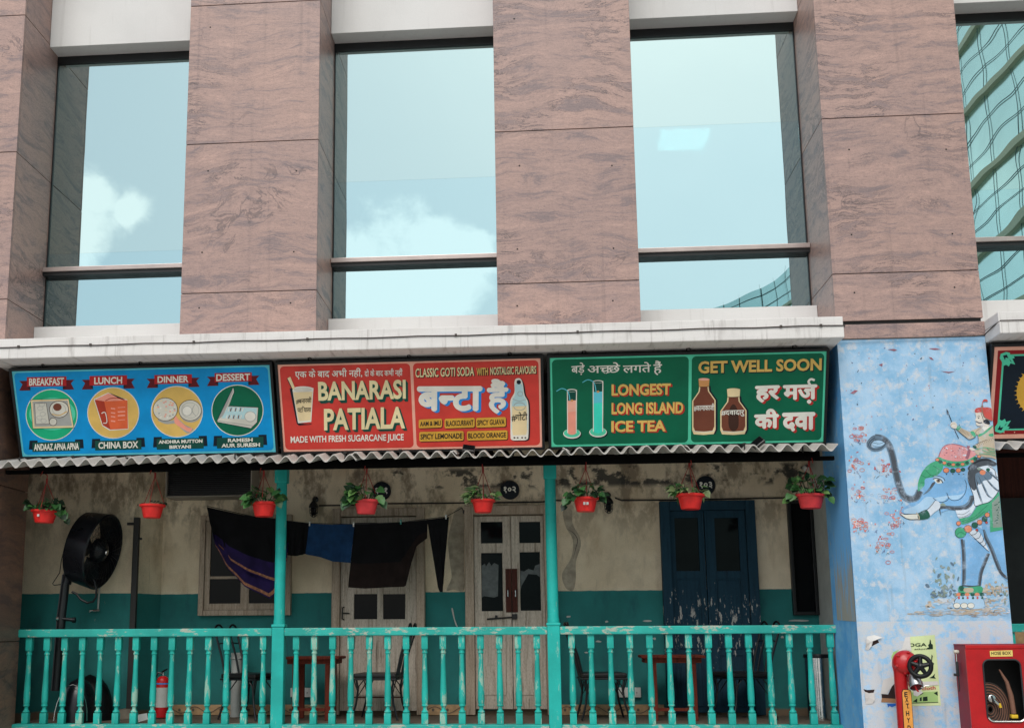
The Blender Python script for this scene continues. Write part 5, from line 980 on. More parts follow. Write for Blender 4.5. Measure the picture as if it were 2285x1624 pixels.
# ================================================================ hydrant
def ap(px, py, Y, z=ZN): return at(*z(px, py), Y)
HY = -.93; pc = ap(765, 1300, HY); hd = ap(760, 590, HY); HX = pc.x-.012
t = thing('fire_hydrant', (HX, HY, -.75), 'red standpipe hydrant with black handwheel and steel outlet', 'hydrant')
b = MB(); b.lathe([(.075, -.75), (.075, -.73), (.047, -.72), (.047, hd.z-.06), (.054, hd.z-.03), (.054, hd.z+.0)], 'red_enamel', (HX, HY, 0), 24); b.lathe([(.10, -.75), (.10, -.735), (.06, -.732)], 'red_enamel', (HX, HY, 0), 20); b.build('standpipe', t)
b = MB(); M = Matrix.Rotation(R(78), 3, 'X') @ Matrix.Rotation(R(0), 3, 'Y'); b.lathe([(.0, -.07), (.05, -.068), (.082, -.04), (.09, 0), (.086, .03), (.07, .055), (.045, .07), (.0, .075)], 'red_enamel', (hd.x, HY-.01, hd.z), 26, M, False)
for k in range(6): th = k*math.pi/3+.3; b.lathe([(.011, -.012), (.011, .012), (.006, .016)], 'red_enamel', (hd.x+.075*math.cos(th), HY-.052, hd.z+.075*math.sin(th)), 8, M)
w = ap(1010, 645, HY-.14); b.tube([(hd.x+.02, HY-.02, hd.z+.0), ((hd.x+w.x)/2+.01, HY-.07, hd.z-.005), (w.x-.005, HY-.10, w.z)], [.062, .056, .045], 'red_enamel', 16); b.tube([(w.x-.005, HY-.10, w.z), (w.x, HY-.15, w.z)], .012, 'steel', 10); b.build('valve_body', t)
b = MB(); Mw = Matrix.Rotation(R(82), 3, 'X') @ Matrix.Rotation(R(-20), 3, 'Y'); wc = Vector((w.x, HY-.14, w.z)); rr = .072
ring = [wc+Mw @ Vector((rr*math.cos(k*math.pi/16), rr*math.sin(k*math.pi/16), 0)) for k in range(33)]; b.tube(ring, .0165, 'wheel_black', 12, False); b.lathe([(.0, -.014), (.024, -.012), (.026, .008), (.016, .018), (0, .02)], 'black_plastic', wc, 14, Mw, False)
for k in range(5): th = k*2*math.pi/5+.2; b.tube([wc, wc+Mw @ Vector((rr*.95*math.cos(th), rr*.95*math.sin(th), 0))], [.019, .014], 'wheel_black', 8)
b.build('handwheel', t)
o = ap(905, 800, HY-.06); o2 = ap(938, 975, HY-.085); ax = Vector((o2.x-o.x, -.05, o2.z-o.z)); Mo = ax.to_track_quat('Z', 'Y').to_matrix(); L = ax.length
b = MB(); b.lathe([(.044, 0), (.047, .006), (.046, L*.6), (.05, L*.62), (.05, L), (.044, L), (.044, L*.4)], 'brushed', (o.x, HY-.055, o.z), 26, Mo, False); b.lathe([(.0, L*.5), (.0435, L*.5)], 'red_enamel', (o.x, HY-.055, o.z), 20, Mo, False); b.lathe([(.034, -.05), (.036, .01)], 'red_enamel', (o.x, HY-.055, o.z), 18, Mo)
oo = Vector((o.x, HY-.055, o.z))+ax; b.tube([oo+Vector((-.01, 0, .012)), oo+Vector((.0, -.0, -.018)), oo+Vector((.012, -.0, -.03))], .006, 'red_enamel', 8); b.tube([oo+Vector((.03, .0, .0)), oo+Vector((.07, .0, .012)), oo+Vector((.09, .0, .01))], .005, 'chrome', 8); b.build('outlet', t)
a = Art((0, HY-.050, 0), (1, 0, 0), (0, 0, 1), ZN); pl = [(740, 1018), (845, 1018), (862, 1060), (905, 1700), (762, 1700), (724, 1060)]
a.poly([(732, 1010), (850, 1010), (868, 1050), (914, 1720), (752, 1720), (716, 1050)], 'text_black', 0); a.poly(pl, 'plate_orange', 1.5)
for ch, x, y in (('E', 757, 1128), ('X', 770, 1213), ('T', 783, 1310), ('.', 838, 1318), ('H', 783, 1428), ('Y', 798, 1535), ('D', 808, 1655)):
    if ch == '.': a.ell((826, 1302), 7, 7, 'text_black', 3, 8)
    else: a.text(ch, (x, y), (x+52, y-2), (x-4, y-78), 'text_black', 3, .03)
a.b.build('lettered_plate', t)

# ================================================================ hose box
BF = -.93
ZI = Zm(3000, 2050, 3408, 1781)
x0 = at(*ZI(672, 500), cf).x; x1f = at(*ZI(925, 500), BF).x; zt = at(*ZI(1000, 412), BF).z
t = thing('hose_box', (x0+.45, BF, -.2), 'red fire hose box with oval window and a hanging black strap', 'hose box')
bw = .86; b = MB(); b.box(x1f, x1f+.012, BF+.004, cf-.001, -.35, zt-.005, 'red_faded'); b.box(x1f+bw-.012, x1f+bw, BF+.004, cf-.001, -.35, zt-.005, 'red_faded'); b.box(x1f+.0125, x1f+bw-.0125, cf-.012, cf-.001, -.35, zt-.005, 'text_black'); b.box(x1f+.0125, x1f+bw-.0125, BF+.004, cf-.0125, -.35, -.338, 'red_faded'); b.box(x1f-.004, x1f+bw+.004, BF, cf-.001, zt-.004, zt+.004, 'red_faded', .002); b.build('cabinet', t)
wn_ = [ZI(1190, 760), ZI(1250, 1420), ZI(1762, 1400), ZI(1722, 730)]
ca = at(*ZI(1195, 640), BF); cb = at(*ZI(1762, 1530), BF); wx0, wx1, wz1, wz0 = at(*ZI(1192, 900), BF).x, at(*ZI(1745, 1000), BF).x, at(*ZI(1450, 628), BF).z, at(*ZI(1500, 1530), BF).z
def rr(x0, x1, z0, z1, r_, n=8):
    out = []
    for cx, cz, a0 in ((x1-r_, z1-r_, 0), (x0+r_, z1-r_, 90), (x0+r_, z0+r_, 180), (x1-r_, z0+r_, 270)):
        for k in range(n+1): th = R(a0+90*k/n); out.append((cx+r_*math.cos(th), cz+r_*math.sin(th)))
    return out
hole = rr(wx0, wx1, wz0, wz1, .045); outer = [(x1f-.002, zt-.03), (x1f-.002, -.36), (x1f+bw, -.36), (x1f+bw, zt-.03)]
tri = tessellate_polygon([[Vector((x, z, 0)) for x, z in outer], [Vector((x, z, 0)) for x, z in hole]]); pts = outer+hole
b = MB(); b.mesh([(x, BF-.012, z) for x, z in pts], [tuple(q) for q in tri], 'red_enamel'); nh = len(hole)
b.mesh([(x, BF-.012, z) for x, z in hole]+[(x, BF-.001, z) for x, z in hole], [(i, (i+1) % nh, nh+(i+1) % nh, nh+i) for i in range(nh)], 'red_enamel')
b.mesh([(x, BF-.012, z) for x, z in outer]+[(x, BF-.001, z) for x, z in outer], [(i, (i+1) % 4, 4+(i+1) % 4, 4+i) for i in range(4)], 'red_enamel')
b.box(x1f, x1f+bw, BF-.016, BF-.001, zt-.0285, zt-.002, 'red_enamel', .004); door = b.build('door', t)
b = MB(); b.tube([(x, BF-.014, z) for x, z in hole]+[(hole[0][0], BF-.014, hole[0][1])], .006, 'rubber', 8, False); i0 = [p for p in hole if p[1] < wz0+.03]; b.tube([(x, BF-.02, z+.004) for x, z in sorted(i0)], .006, 'chrome', 8); b.build('window_seal', door)
# hose rolled up inside the cabinet
HYB = BF+.06; hc = at(*ZI(1290, 1330), HYB); coil = MB()
for k in range(17):
    rad = .022+.0098*k; coil.tube([(hc.x+rad*.82*math.cos(q*math.pi/18), HYB+.0012*k, hc.z-.01+rad*1.05*math.sin(q*math.pi/18)) for q in range(37)], .0046, 'hose_brown' if k % 2 else 'hose_dark', 7)
coil.build('hose', t)
b = MB(); hp = [at(*ZI(x, y), BF+.03) for x, y in ((1420, 770), (1530, 950), (1590, 1150), (1615, 1300), (1630, 1410))]; b.tube(hp, [.005, .013, .018, .0185, .0185], 'hose_brown', 12); q = at(*ZI(1635, 1450), BF+.03); b.box(q.x-.023, q.x+.023, BF+.01, BF+.05, q.z-.013, q.z+.013, 'fit_yellow', .004); b.build('hose_end', t)
b = MB(); q = at(*ZI(1310, 1190), BF+.03); b.lathe([(0, -.012), (.026, -.008), (.026, .006), (.012, .012), (0, .012)], 'steel', (q.x, BF+.03, q.z), 16, Matrix.Rotation(R(90), 3, 'X'), False); q2 = at(*ZI(1425, 1290), BF+.03); b.tube([(q.x, BF+.024, q.z), (q2.x, BF+.024, q2.z)], .010, 'steel', 8); b.tube([(q2.x-.004, BF+.022, q2.z+.014), (q2.x+.004, BF+.022, q2.z-.016)], .010, 'fit_yellow', 8); b.tube([(q.x-.005, BF+.012, q.z+.02), (q.x+.01, BF+.012, q.z-.034)], .006, 'rubber', 6); b.build('nozzle', t)
a = Art((0, BF-.016, 0), (1, 0, 0), (0, 0, 1), ZI, base=.0008); a.poly([(1282, 500), (1612, 490), (1618, 580), (1290, 584)], 'label_yellow', 0); a.text('HOSE BOX', (1305, 560), (1590, 554), (1303, 512), 'text_black', 2, .012); a.b.build('name_plate', t)
b = MB(); q = at(*ZI(800, 515), (cf+BF)/2); lx = x1f; b.lathe([(0, -.02), (.012, -.018), (.015, 0), (.012, .016), (0, .02)], 'knob_white', (lx-.018, -.80, q.z), 14, Matrix.Rotation(R(90), 3, 'Y'), False); b.build('knob', t)
b = MB(); z0 = q.z; b.tube([(lx-.02, -.80, z0-.015), (lx-.022, -.80, z0-.07)], .004, 'steel', 6); b.box(lx-.028, lx-.014, -.815, -.785, z0-.16, z0-.07, 'rubber', .003); b.box(lx-.05, lx-.012, -.812, -.79, z0-.175, z0-.155, 'rubber', .004); b.tube([(lx-.02, -.80, z0-.17), (lx-.018, -.80, z0-.25), (lx-.022, -.80, z0-.285)], .004, 'rubber', 6); b.build('strap', t)

# ================================================================ hanging pots
def leaf(b, c, d, up, L, w, mat):
    d = d.normalized(); s = d.cross(up); s = s.normalized() if s.length > 1e-4 else d.orthogonal().normalized(); n = s.cross(d)
    P = [(0, 0, 0), (.18, .52, .10), (.55, .46, .05), (1, 0, -.16), (.55, -.46, .05), (.18, -.52, .10), (.5, 0, -.04)]
    b.mesh([c+d*(L*p[0])+s*(w*p[1])+n*(L*p[2]) for p in P], [(0, 6, 2, 1), (6, 3, 2), (0, 5, 4, 6), (6, 4, 3)], mat, True)
def hanging_pot(z, xa, xb, yr, yb, kind, label, seed):
    random.seed(seed); Y = -.40; a = at(*z(xa, yr), Y); c = at(*z(xb, yr), Y); zb = at(*z((xa+xb)/2, yb), Y).z; x = (a.x+c.x)/2; R_ = (c.x-a.x)/2; H_ = a.z-zb
    t = thing('hanging_flower_pot', (x, Y, zb), label, 'flower pot', 'red flower pots hanging under the roof edge'); potm = 'pot_faded' if seed in (4, 8) else 'pot_red'
    b = MB(); b.lathe([(.0, zb), (R_*.62, zb), (R_*.66, zb+.006), (R_*.84, zb+H_*.80), (R_*.97, zb+H_*.84), (R_, zb+H_*.90), (R_, zb+H_), (R_*.95, zb+H_), (R_*.93, zb+H_*.9), (R_*.86, zb+H_*.84)], potm, (x, Y, 0), 28, None, False)
    if seed in (1, 6):
        for dx in ((-.012,) if seed == 1 else (-.012, .012)): b.box(x+dx-.009, x+dx+.009, Y-R_*.78-.012, Y-R_*.78, zb+H_*.42, zb+H_*.62, 'paper', .002)
    b.build('pot', t)
    b = MB(); b.lathe([(0, zb+H_*.86), (R_*.84, zb+H_*.84)], 'soil', (x, Y, 0), 20, None, False); b.build('soil', t)
    b = MB(); top = 2.10; kn = Vector((x+random.uniform(-.01, .01), Y, zb+H_+.24)); b.tube([(kn.x, Y, top), kn], .005, 'string_red', 6); b.tube([kn+Vector((0, 0, .03)), kn-Vector((0, 0, .012))], .009, 'string_red', 6); b.tube([(kn.x, Y, top), (kn.x, -.50, top+.02), (kn.x, -.535, top-.02)], .004, 'string_red', 6)
    for k in range(3): th = k*2.094+.6; b.tube([kn, (x+R_*.97*math.cos(th), Y+R_*.97*math.sin(th), zb+H_*.98)], .003, 'string_red', 5)
    b.build('hanger', t)
    b = MB(); n, mats, L0, hgt = {'pothos': (58, ['leaf_a', 'leaf_a', 'leaf_b', 'leaf_c'], .078, .14), 'dark': (46, ['leaf_c', 'leaf_a', 'leaf_a'], .070, .13), 'small': (14, ['leaf_c', 'soil'], .03, .04), 'pale': (70, ['leaf_b', 'leaf_pale', 'leaf_pale', 'leaf_a'], .075, .12), 'tall': (64, ['leaf_c', 'leaf_a', 'leaf_b'], .07, .22)}[kind]
    zc = zb+H_*.95
    for k in range(n):
        th = random.random()*6.283; rr_ = R_*(.2+1.0*math.sqrt(random.random())); hh = hgt*random.random()*(1.15-.5*rr_/R_)
        if seed in (4, 5, 7) and math.cos(th) > .2 and random.random() < .75: th = math.pi-th
        c = Vector((x+rr_*math.cos(th)-(.012 if seed in (4, 5, 7) else 0), Y+rr_*math.sin(th), zc+hh)); d = Vector((math.cos(th)+random.gauss(0, .5), math.sin(th)+random.gauss(0, .5)-.4, random.gauss(-.15, .45)))
        L = L0*random.uniform(.7, 1.2); leaf(b, c, d, Vector((random.gauss(0, .4), -.7+random.gauss(0, .4), 1)), L, L*(.36 if kind == 'pale' else .8), random.choice(mats))
        if k % 3 == 0: b.tube([(x+.3*rr_*math.cos(th), Y+.3*rr_*math.sin(th), zc-.01), (c.x, c.y, c.z)], .0025, 'leaf_c', 5)
    for s_, n2 in ((1, 7 if seed == 1 else 3 if seed not in (5, 7) else 1), (-1, 6 if seed in (6, 8, 4) else 2)):
        if kind == 'small': break
        for k in range(n2):
            c = Vector((x+s_*R_*(.95+.11*k+random.uniform(-.05, .05)), Y-.02+random.uniform(-.04, .04), zc+.03-.014*k+random.uniform(-.02, .03))); leaf(b, c, Vector((s_*.6, -.4, -.7+random.gauss(0, .3))), Vector((0, -1, .6)), L0*.95, L0*.8, random.choice(mats))
    b.build('plant', t); t.rotation_euler = (R(random.uniform(-2, 2)), R(random.uniform(-3, 3)), 0)
hanging_pot(ZF, 183, 340, 350, 422, 'dark', 'leftmost red pot, dark leaves trailing right, hanging beside the granite pier', 1)
hanging_pot(ZF, 819, 967, 317, 393, 'small', 'nearly bare red pot hanging right of the black fan', 2)
hanging_pot(ZF, 1470, 1628, 304, 385, 'pothos', 'red pot of green leaves hanging just left of the first turquoise post', 3)
hanging_pot(ZG, 570, 728, 288, 370, 'pothos', 'red pot of green leaves in front of the 101 number disc', 4)
hanging_pot(ZG, 1260, 1408, 288, 362, 'pale', 'red pot of narrow pale leaves left of the 102 number disc', 5)
hanging_pot(ZH, 215, 375, 276, 357, 'dark', 'red pot with two small white stickers beside the right wall lantern', 6)
hanging_pot(ZH, 823, 995, 256, 342, 'pale', 'red pot of broad pale leaves hanging above the blue door', 7)
hanging_pot(ZH, 1523, 1703, 257, 337, 'tall', 'rightmost red pot with a tall leafy plant beside the blue column', 8)

# ================================================================ things on the porch wall
random.seed(5)
def disc(px, py, z, s, label):
    c = at(*z(px, py), .96); t = thing('number_disc', (c.x, .99, c.z), label, 'number plate', 'round black door numbers'); b = MB(); M = Matrix.Rotation(R(90), 3, 'X'); b.lathe([(.0, 0), (.085, 0), (.089, .006), (.089, .022), (.084, .03), (0, .03)], 'sg_navyplate', (c.x, .998, c.z), 36, M, False); b.build('plate', t)
    a = Art((0, .966, 0), (1, 0, 0), (0, 0, 1), None); V, F = letters(s, .035); x0 = min(v[0] for v in V); x1 = max(v[0] for v in V); y0 = min(v[1] for v in V); y1 = max(v[1] for v in V); k = .115/(x1-x0); ky = .062/(y1-y0)
    a.b.mesh([a.P((c.x+(v[0]-(x0+x1)/2)*k, c.z+(v[1]-(y0+y1)/2)*ky), v[2]*.01) for v in V], F, 'sg_white'); a.b.build('numerals', t)
ink('sg_navyplate', (.006, .009, .016), .3)
disc(768, 236, ZO, '१०१', 'black disc numbered in Devanagari 101, half behind a leafy red pot'); disc(1990, 226, ZO, '१०२', 'black disc numbered in Devanagari 102 above the pale double door'); disc(1003, 200, ZH, '१०३', 'black disc numbered in Devanagari 103 above the blue door')
def lantern(c, label):
    t = thing('wall_lantern', (c.x, .98, c.z), label, 'lamp', 'caged wall lanterns'); x, z = c.x, c.z; Y = .90
    b = MB(); b.lathe([(0, 0), (.028, 0), (.03, .015), (0, .02)], 'black_metal', (x, .995, z+.085), 14, Matrix.Rotation(R(90), 3, 'X'), False); b.tube([(x, .98, z+.085), (x, .93, z+.10), (x, .905, z+.085), (x, .90, z+.05)], .011, 'black_metal', 8); b.lathe([(.016, .06), (.022, .05), (.038, .03), (.045, .012), (.046, .0), (.036, -.004)], 'black_metal', (x, Y, z), 16); b.build('bracket', t)
    b = MB(); b.lathe([(.026, 0), (.028, -.03), (.024, -.06), (.012, -.074), (0, -.076)], 'dark_glass', (x, Y, z), 14, None, False); b.build('globe', t)
    b = MB()
    for k in range(6): th = k*math.pi/3; b.tube([(x+r_*math.cos(th), Y+r_*math.sin(th), z+q) for r_, q in ((.036, 0), (.037, -.04), (.031, -.07), (.012, -.088), (0, -.09))], .003, 'black_metal', 5)
    for q in (-.02, -.05): b.tube([(x+.0375*math.cos(k*math.pi/8), Y+.0375*math.sin(k*math.pi/8), z+q) for k in range(17)], .003, 'black_metal', 5, False)
    b.build('cage', t)
lantern(at(*ZO(125, 395), .90), 'black caged lantern left of the first grey door'); lantern(at(*ZH(432, 308), .90), 'black caged lantern above the cracked plaster, left of the blue door')
# window air conditioner
r = rect(985, 92, 1470, 258, .72, ZF); t = thing('air_conditioner', ((r[0]+r[1])/2, .72, r[2]), 'dark louvred air conditioner box high on the left wall', 'air conditioner')
b = MB(); frame(b, (r[0]-.012, r[1]+.012, r[2]-.012, r[3]+.012), .012, .70, 1.0, 'case_grey', True); b.box(r[0]+.001, r[1]-.001, .76, .999, r[2]+.001, r[3]-.001, 'black_metal'); b.build('case', t)
b = MB(); n = 15
for k in range(n): zz = r[2]+.012+(r[3]-r[2]-.024)*k/(n-1); b.box(r[0]+.004, r[1]-.004, .728, .752, zz-.003, zz+.003, 'black_metal')
b.build('louvre', t)
# mist fan
fc = at(*ZL(585, 545), .22); ax = Vector((.97, -.10, -.22)).normalized(); Mf = ax.to_track_quat('Z', 'Y').to_matrix(); RF = .315
pb = at(*ZL(235, 1530), .22); px_ = pb.x-.035; t = thing('pedestal_fan', (px_, .22, .04), 'large black misting fan on a thick pole at the left end', 'fan')
b = MB(); b.lathe([(RF-.015, -.10), (RF, -.105), (RF+.012, .0), (RF+.024, .10), (RF+.012, .11), (RF-.004, .10), (RF-.012, 0), (RF-.015, -.10)], 'black_plastic', fc, 44, Mf, False); b.build('drum', t)
b = MB(); b.lathe([(0, -.24), (.06, -.235), (.085, -.20), (.088, -.08), (.07, -.05), (0, -.05)], 'black_plastic', fc, 20, Mf, False); bk = fc+ax*-.17; b.tube([bk, bk+Vector((-.02, 0, -.12)), (px_+.03, .22, fc.z-.30)], .045, 'black_plastic', 14); b.build('motor', t)
b = MB(); b.lathe([(0, .14), (.03, .138), (.085, .11), (.105, .07), (.108, .03), (0, .03)], 'black_plastic', fc, 24, Mf, False); b.lathe([(0, .148), (.022, .146), (.024, .139)], 'chrome', fc, 14, Mf, False); b.build('hub', t)
for k in range(3):
    b = MB(); V = []
    for i in range(5):
        for j in range(4):
            rr_ = .08+(RF-.11)*i/4; th = k*2.094+.5+(j/3-.5)*(1.0-.25*i/4)+.2*i/4; V.append(fc+Mf @ Vector((rr_*math.cos(th), rr_*math.sin(th), .02+(j/3-.5)*.07)))
    b.mesh(V, [(i*4+j, i*4+j+1, i*4+j+5, i*4+j+4) for i in range(4) for j in range(3)], 'black_plastic', True); b.build('blade', t)
b = MB()
for zz, n in ((.112, 30), (-.104, 26)):
    for k in range(n): th = k*2*math.pi/n; b.tube([fc+Mf @ Vector((r_*math.cos(th), r_*math.sin(th), zz+h_)) for r_, h_ in ((.10, .03 if zz > 0 else -.03), (.2, .02 if zz > 0 else -.02), (RF, 0))], .0014, 'black_metal', 4, False)
    for r_ in (.14, .19, .24, .285): b.tube([fc+Mf @ Vector((r_*math.cos(q*math.pi/18), r_*math.sin(q*math.pi/18), zz+(.02 if zz > 0 else -.02)*(1-r_/RF))) for q in range(37)], .0014, 'black_metal', 4, False)
b.build('grille', t)
b = MB(); pt = Vector((px_+.03, .22, fc.z-.22)); b.tube([(px_-.012, .22, .30), (px_+.004, .22, .95), (pt.x, pt.y, pt.z)], [.042, .040, .037], 'black_metal', 16); b.build('pole', t)
b = MB(); k1 = at(*ZL(260, 1395), .22); b.tube([(k1.x-.07, .20, k1.z+.003), (k1.x+.085, .20, k1.z-.012)], .016, 'black_metal', 10); b.lathe([(0, -.014), (.022, -.012), (.022, .012), (0, .014)], 'chrome', (k1.x-.065, .20, k1.z), 10, Matrix.Rotation(R(90), 3, 'Y'), False); b.lathe([(0, -.014), (.024, -.012), (.024, .012), (0, .014)], 'black_plastic', (k1.x+.08, .20, k1.z-.012), 10, Matrix.Rotation(R(90), 3, 'Y'), False); b.build('clamp_knob', t)
b = MB(); P = [at(*ZL(x, y), .12) for x, y in ((330, 1065), (385, 1090), (440, 1160), (520, 1200), (590, 1185), (625, 1130), (632, 1040), (610, 940), (590, 900))]; b.tube(P, .010, 'wheel_black', 8); P = [at(*ZL(x, y), .25) for x, y in ((230, 560), (200, 680), (180, 830), (120, 920), (92, 965), (110, 985), (240, 968))]; b.tube(P, .004, 'wheel_black', 6); b.build('hose', t)
def dome(cx, cy, rx, ry, h, mat, n=28):
    b = MB(); V = []; Fc = []; m = 9
    for i in range(m+1):
        u = i/m; rr_ = max(.001, (1-u**2.6))**.5; zz = .04+h*u
        for k in range(n): th = 2*math.pi*k/n; V.append((cx+rx*rr_*math.cos(th), cy+ry*rr_*math.sin(th), zz))
    for i in range(m):
        for k in range(n): Fc.append((i*n+k, i*n+(k+1) % n, (i+1)*n+(k+1) % n, (i+1)*n+k))
    b.mesh(V, Fc, mat, True); return b
c = at(*ZF(455, 1500), .18); dome(c.x, .20, .155, .15, .375, 'black_plastic').build('water_tank', t)
b = MB(); b.tube([(c.x+.145*math.cos(k*math.pi/12), .03+.02*math.sin(k*math.pi/12), .06+.30*math.sin(k*math.pi/12)) for k in range(13)], .004, 'steel', 6); b.build('tank_rim', t)
c2 = at(*ZF(520, 1500), .42); tag(dome(c2.x, .42, .215, .16, .39, 'wheel_black').build('drum', None, (c2.x, .42, .04)), 'black rounded drum on the floor behind the fan base', 'drum')
# black vertical pipe, tap
tp = at(*ZL(1130, 150), .52); bt = at(*ZL(1058, 1530), .52); px2 = (tp.x+bt.x)/2; t = thing('drain_pipe', (px2, .54, .04), 'black vertical pole standing at the wall corner right of the fan', 'pipe')
b = MB(); b.box(px2-.026, px2+.026, .52, .57, .05, tp.z, 'dark_iron', .006); b.build('shaft', t); b = MB(); z1 = at(*ZL(1060, 228), .52).z; z2 = at(*ZL(1160, 412), .52).z; b.box(px2-.09, px2-.027, .53, .56, z1-.012, z1+.012, 'dark_iron', .003); b.box(px2+.027, px2+.05, .53, .56, z2-.01, z2+.01, 'dark_iron', .003); b.build('bracket', t)
b = MB(); b.box(px2-.06, px2+.055, .44, .599, .04, .13, 'concrete', .01); b.build('foot_block', t)
q0, q1 = at(*ZL(668, 960), .575), at(*ZL(638, 1290), .575); t = thing('water_tap', (q1.x, .58, q1.z), 'small brass tap below a thin white pipe on the teal wall', 'tap')
b = MB(); b.tube([(q0.x, .585, q0.z+.25), (q0.x, .585, q0.z), (q1.x+.004, .585, q1.z)], .009, 'pipe_white', 8); b.build('pipe', t); b = MB(); b.tube([(q1.x+.03, .56, q1.z), (q1.x-.03, .56, q1.z-.004)], .011, 'steel', 8); b.tube([(q1.x-.03, .56, q1.z), (q1.x-.055, .55, q1.z-.005), (q1.x-.06, .55, q1.z-.02)], .007, 'steel', 8); b.tube([(q1.x, .56, q1.z), (q1.x, .59, q1.z)], .008, 'steel', 8); b.build('valve', t)

# ================================================================ washing line
CYL = .50
def cl_at(z, x, y, Y=CYL): return at(*z(x, y), Y)
def lerp_poly(P, u):
    L = [0]
    for i in range(len(P)-1): L.append(L[-1]+(P[i+1]-P[i]).length)
    d = u*L[-1]
    for i in range(len(P)-1):
        if d <= L[i+1]+1e-9: return P[i].lerp(P[i+1], (d-L[i])/max(1e-9, L[i+1]-L[i]))
    return P[-1].copy()
def cloth(name, top, bot, mat, label, amp=.02, freq=9, bands=(), group='clothes drying on the line', nu=40, nv=26, Y=CYL):
    b = MB(); V = []; idx = {}; sd_ = len(label)
    for side in (0, 1):
        for j in range(nv+1):
            for i in range(nu+1):
                u, v = i/nu, j/nv; p = lerp_poly(top, u).lerp(lerp_poly(bot, u), v); w = math.sin(u*freq*1.7+1.3*v+sd_)*.8+math.sin(u*freq*3.9+sd_+v)*.45+noise.noise((u*5, v*4, sd_))*1.1
                p = p+Vector((0, amp*w*(.15+.85*v)+side*.004, 0)); V.append(p)
    W_ = nu+1; o = (nv+1)*W_
    for side in (0, 1):
        for j in range(nv):
            m = mat
            for lo, hi, mm in bands:
                if lo <= (j+.5)/nv < hi: m = mm
            fs = [(side*o+j*W_+i, side*o+j*W_+i+1, side*o+(j+1)*W_+i+1, side*o+(j+1)*W_+i) for i in range(nu)]; b.mesh([], [], m)
            k = b.m(m)
            for f in fs: b.f.append(f); b.mi.append(k); b.sm.append(True)
    k = b.m(mat)
    for j in range(nv):
        for i in (0, nu): b.f.append((j*W_+i, (j+1)*W_+i, o+(j+1)*W_+i, o+j*W_+i)); b.mi.append(k); b.sm.append(False)
    for i in range(nu):
        for j in (0, nv): b.f.append((j*W_+i, j*W_+i+1, o+j*W_+i+1, o+j*W_+i)); b.mi.append(k); b.sm.append(False)
    b.v = V; org = lerp_poly(top, .5); return tag(b.build(name, None, org), label, 'clothing' if 'saree' not in label else 'saree', group)
line = [cl_at(ZF, 1212, 322), cl_at(ZF, 1430, 372), cl_at(ZG, 40, 395), cl_at(ZG, 320, 424), cl_at(ZG, 575, 430), cl_at(ZG, 850, 418), cl_at(ZG, 1118, 385), cl_at(ZG, 1208, 335)]
b = MB(); b.tube([(line[0].x, .99, line[0].z+.02)]+[(p.x, CYL, p.z) for p in line]+[(line[-1].x, .985, line[-1].z+.01)], .0035, 'cable', 6); b.lathe([(0, -.02), (.02, -.015), (.02, .012), (0, .016)], 'black_metal', (line[-1].x, .985, line[-1].z+.012), 10, Matrix.Rotation(R(90), 3, 'X'), False); tag(b.build('washing_line', None, line[3]), 'thin dark washing line strung along the veranda wall', 'clothes line')
gf = lambda *pts: [cl_at(ZF, x, y) for x, y in pts]; gg = lambda *pts: [cl_at(ZG, x, y) for x, y in pts]
sar = cloth('hanging_saree', gf((1212, 328), (1430, 376), (1640, 398))+gg((205, 412)), gf((1262, 560), (1335, 690), (1440, 795), (1580, 866), (1615, 838))+gg((125, 640), (205, 600)), 'cloth_purple', 'black and purple saree with orange borders slung over the line', .03, 7, ((0, .66, 'cloth_black'), (.945, .985, 'cloth_border')), nu=60, nv=46)
fold = cloth('saree_fold', [p+Vector((0, -.02, 0)) for p in gf((1216, 332), (1430, 378), (1640, 400))+gg((190, 412))], [p+Vector((0, -.03, 0)) for p in gf((1290, 560), (1360, 650), (1470, 715), (1580, 760), (1625, 772))+gg((120, 780), (190, 640))], 'cloth_purple', 'saree', .03, 7, ((0, .70, 'cloth_black'), (.935, .98, 'cloth_border')), nu=60, nv=46)
for k_ in ('label', 'category', 'group'):
    if k_ in fold: del fold[k_]
fold.parent = sar; fold.location = Vector(fold['_o'])-Vector(sar['_o'])
cloth('hanging_cloth', gg((200, 408), (318, 424)), gg((190, 612), (245, 615), (300, 600)), 'cloth_black', 'dark cloth with pale stripes between the saree and the blue shirt', .02, 8)
cloth('hanging_shirt', [p+Vector((0, -.012, 0)) for p in gg((318, 426), (450, 432), (582, 430))], [p+Vector((0, -.012, 0)) for p in gg((296, 606), (380, 622), (455, 648), (558, 656))], 'cloth_blue', 'dark blue shirt pegged on the line beside the grey door', .012, 8)
cloth('hanging_cloth', gg((580, 432), (850, 420), (1010, 402)), gg((545, 800), (640, 806), (760, 800), (880, 795), (905, 690), (945, 560), (1006, 510)), 'cloth_brown', 'large blackish brown cloth covering the top of the grey door', .015, 9, ((0, .6, 'cloth_black'),))
cloth('hanging_trousers', gg((1006, 402), (1060, 396), (1135, 386)), gg((1070, 800), (1080, 826), (1098, 826), (1108, 700)), 'cloth_black', 'narrow black garment hanging to a point right of the grey door', .012, 6)
def peg(p, mat, label):
    b = MB(); b.box(p.x-.006, p.x+.006, CYL-.022, CYL-.004, p.z-.026, p.z+.016, mat, .002); b.box(p.x-.006, p.x+.006, CYL+.006, CYL+.018, p.z-.026, p.z+.016, mat, .002); b.box(p.x-.004, p.x+.004, CYL-.024, CYL+.02, p.z-.006, p.z-.001, 'steel'); tag(b.build('clothes_peg', None, p), label, 'clothes peg', 'pegs on the washing line')
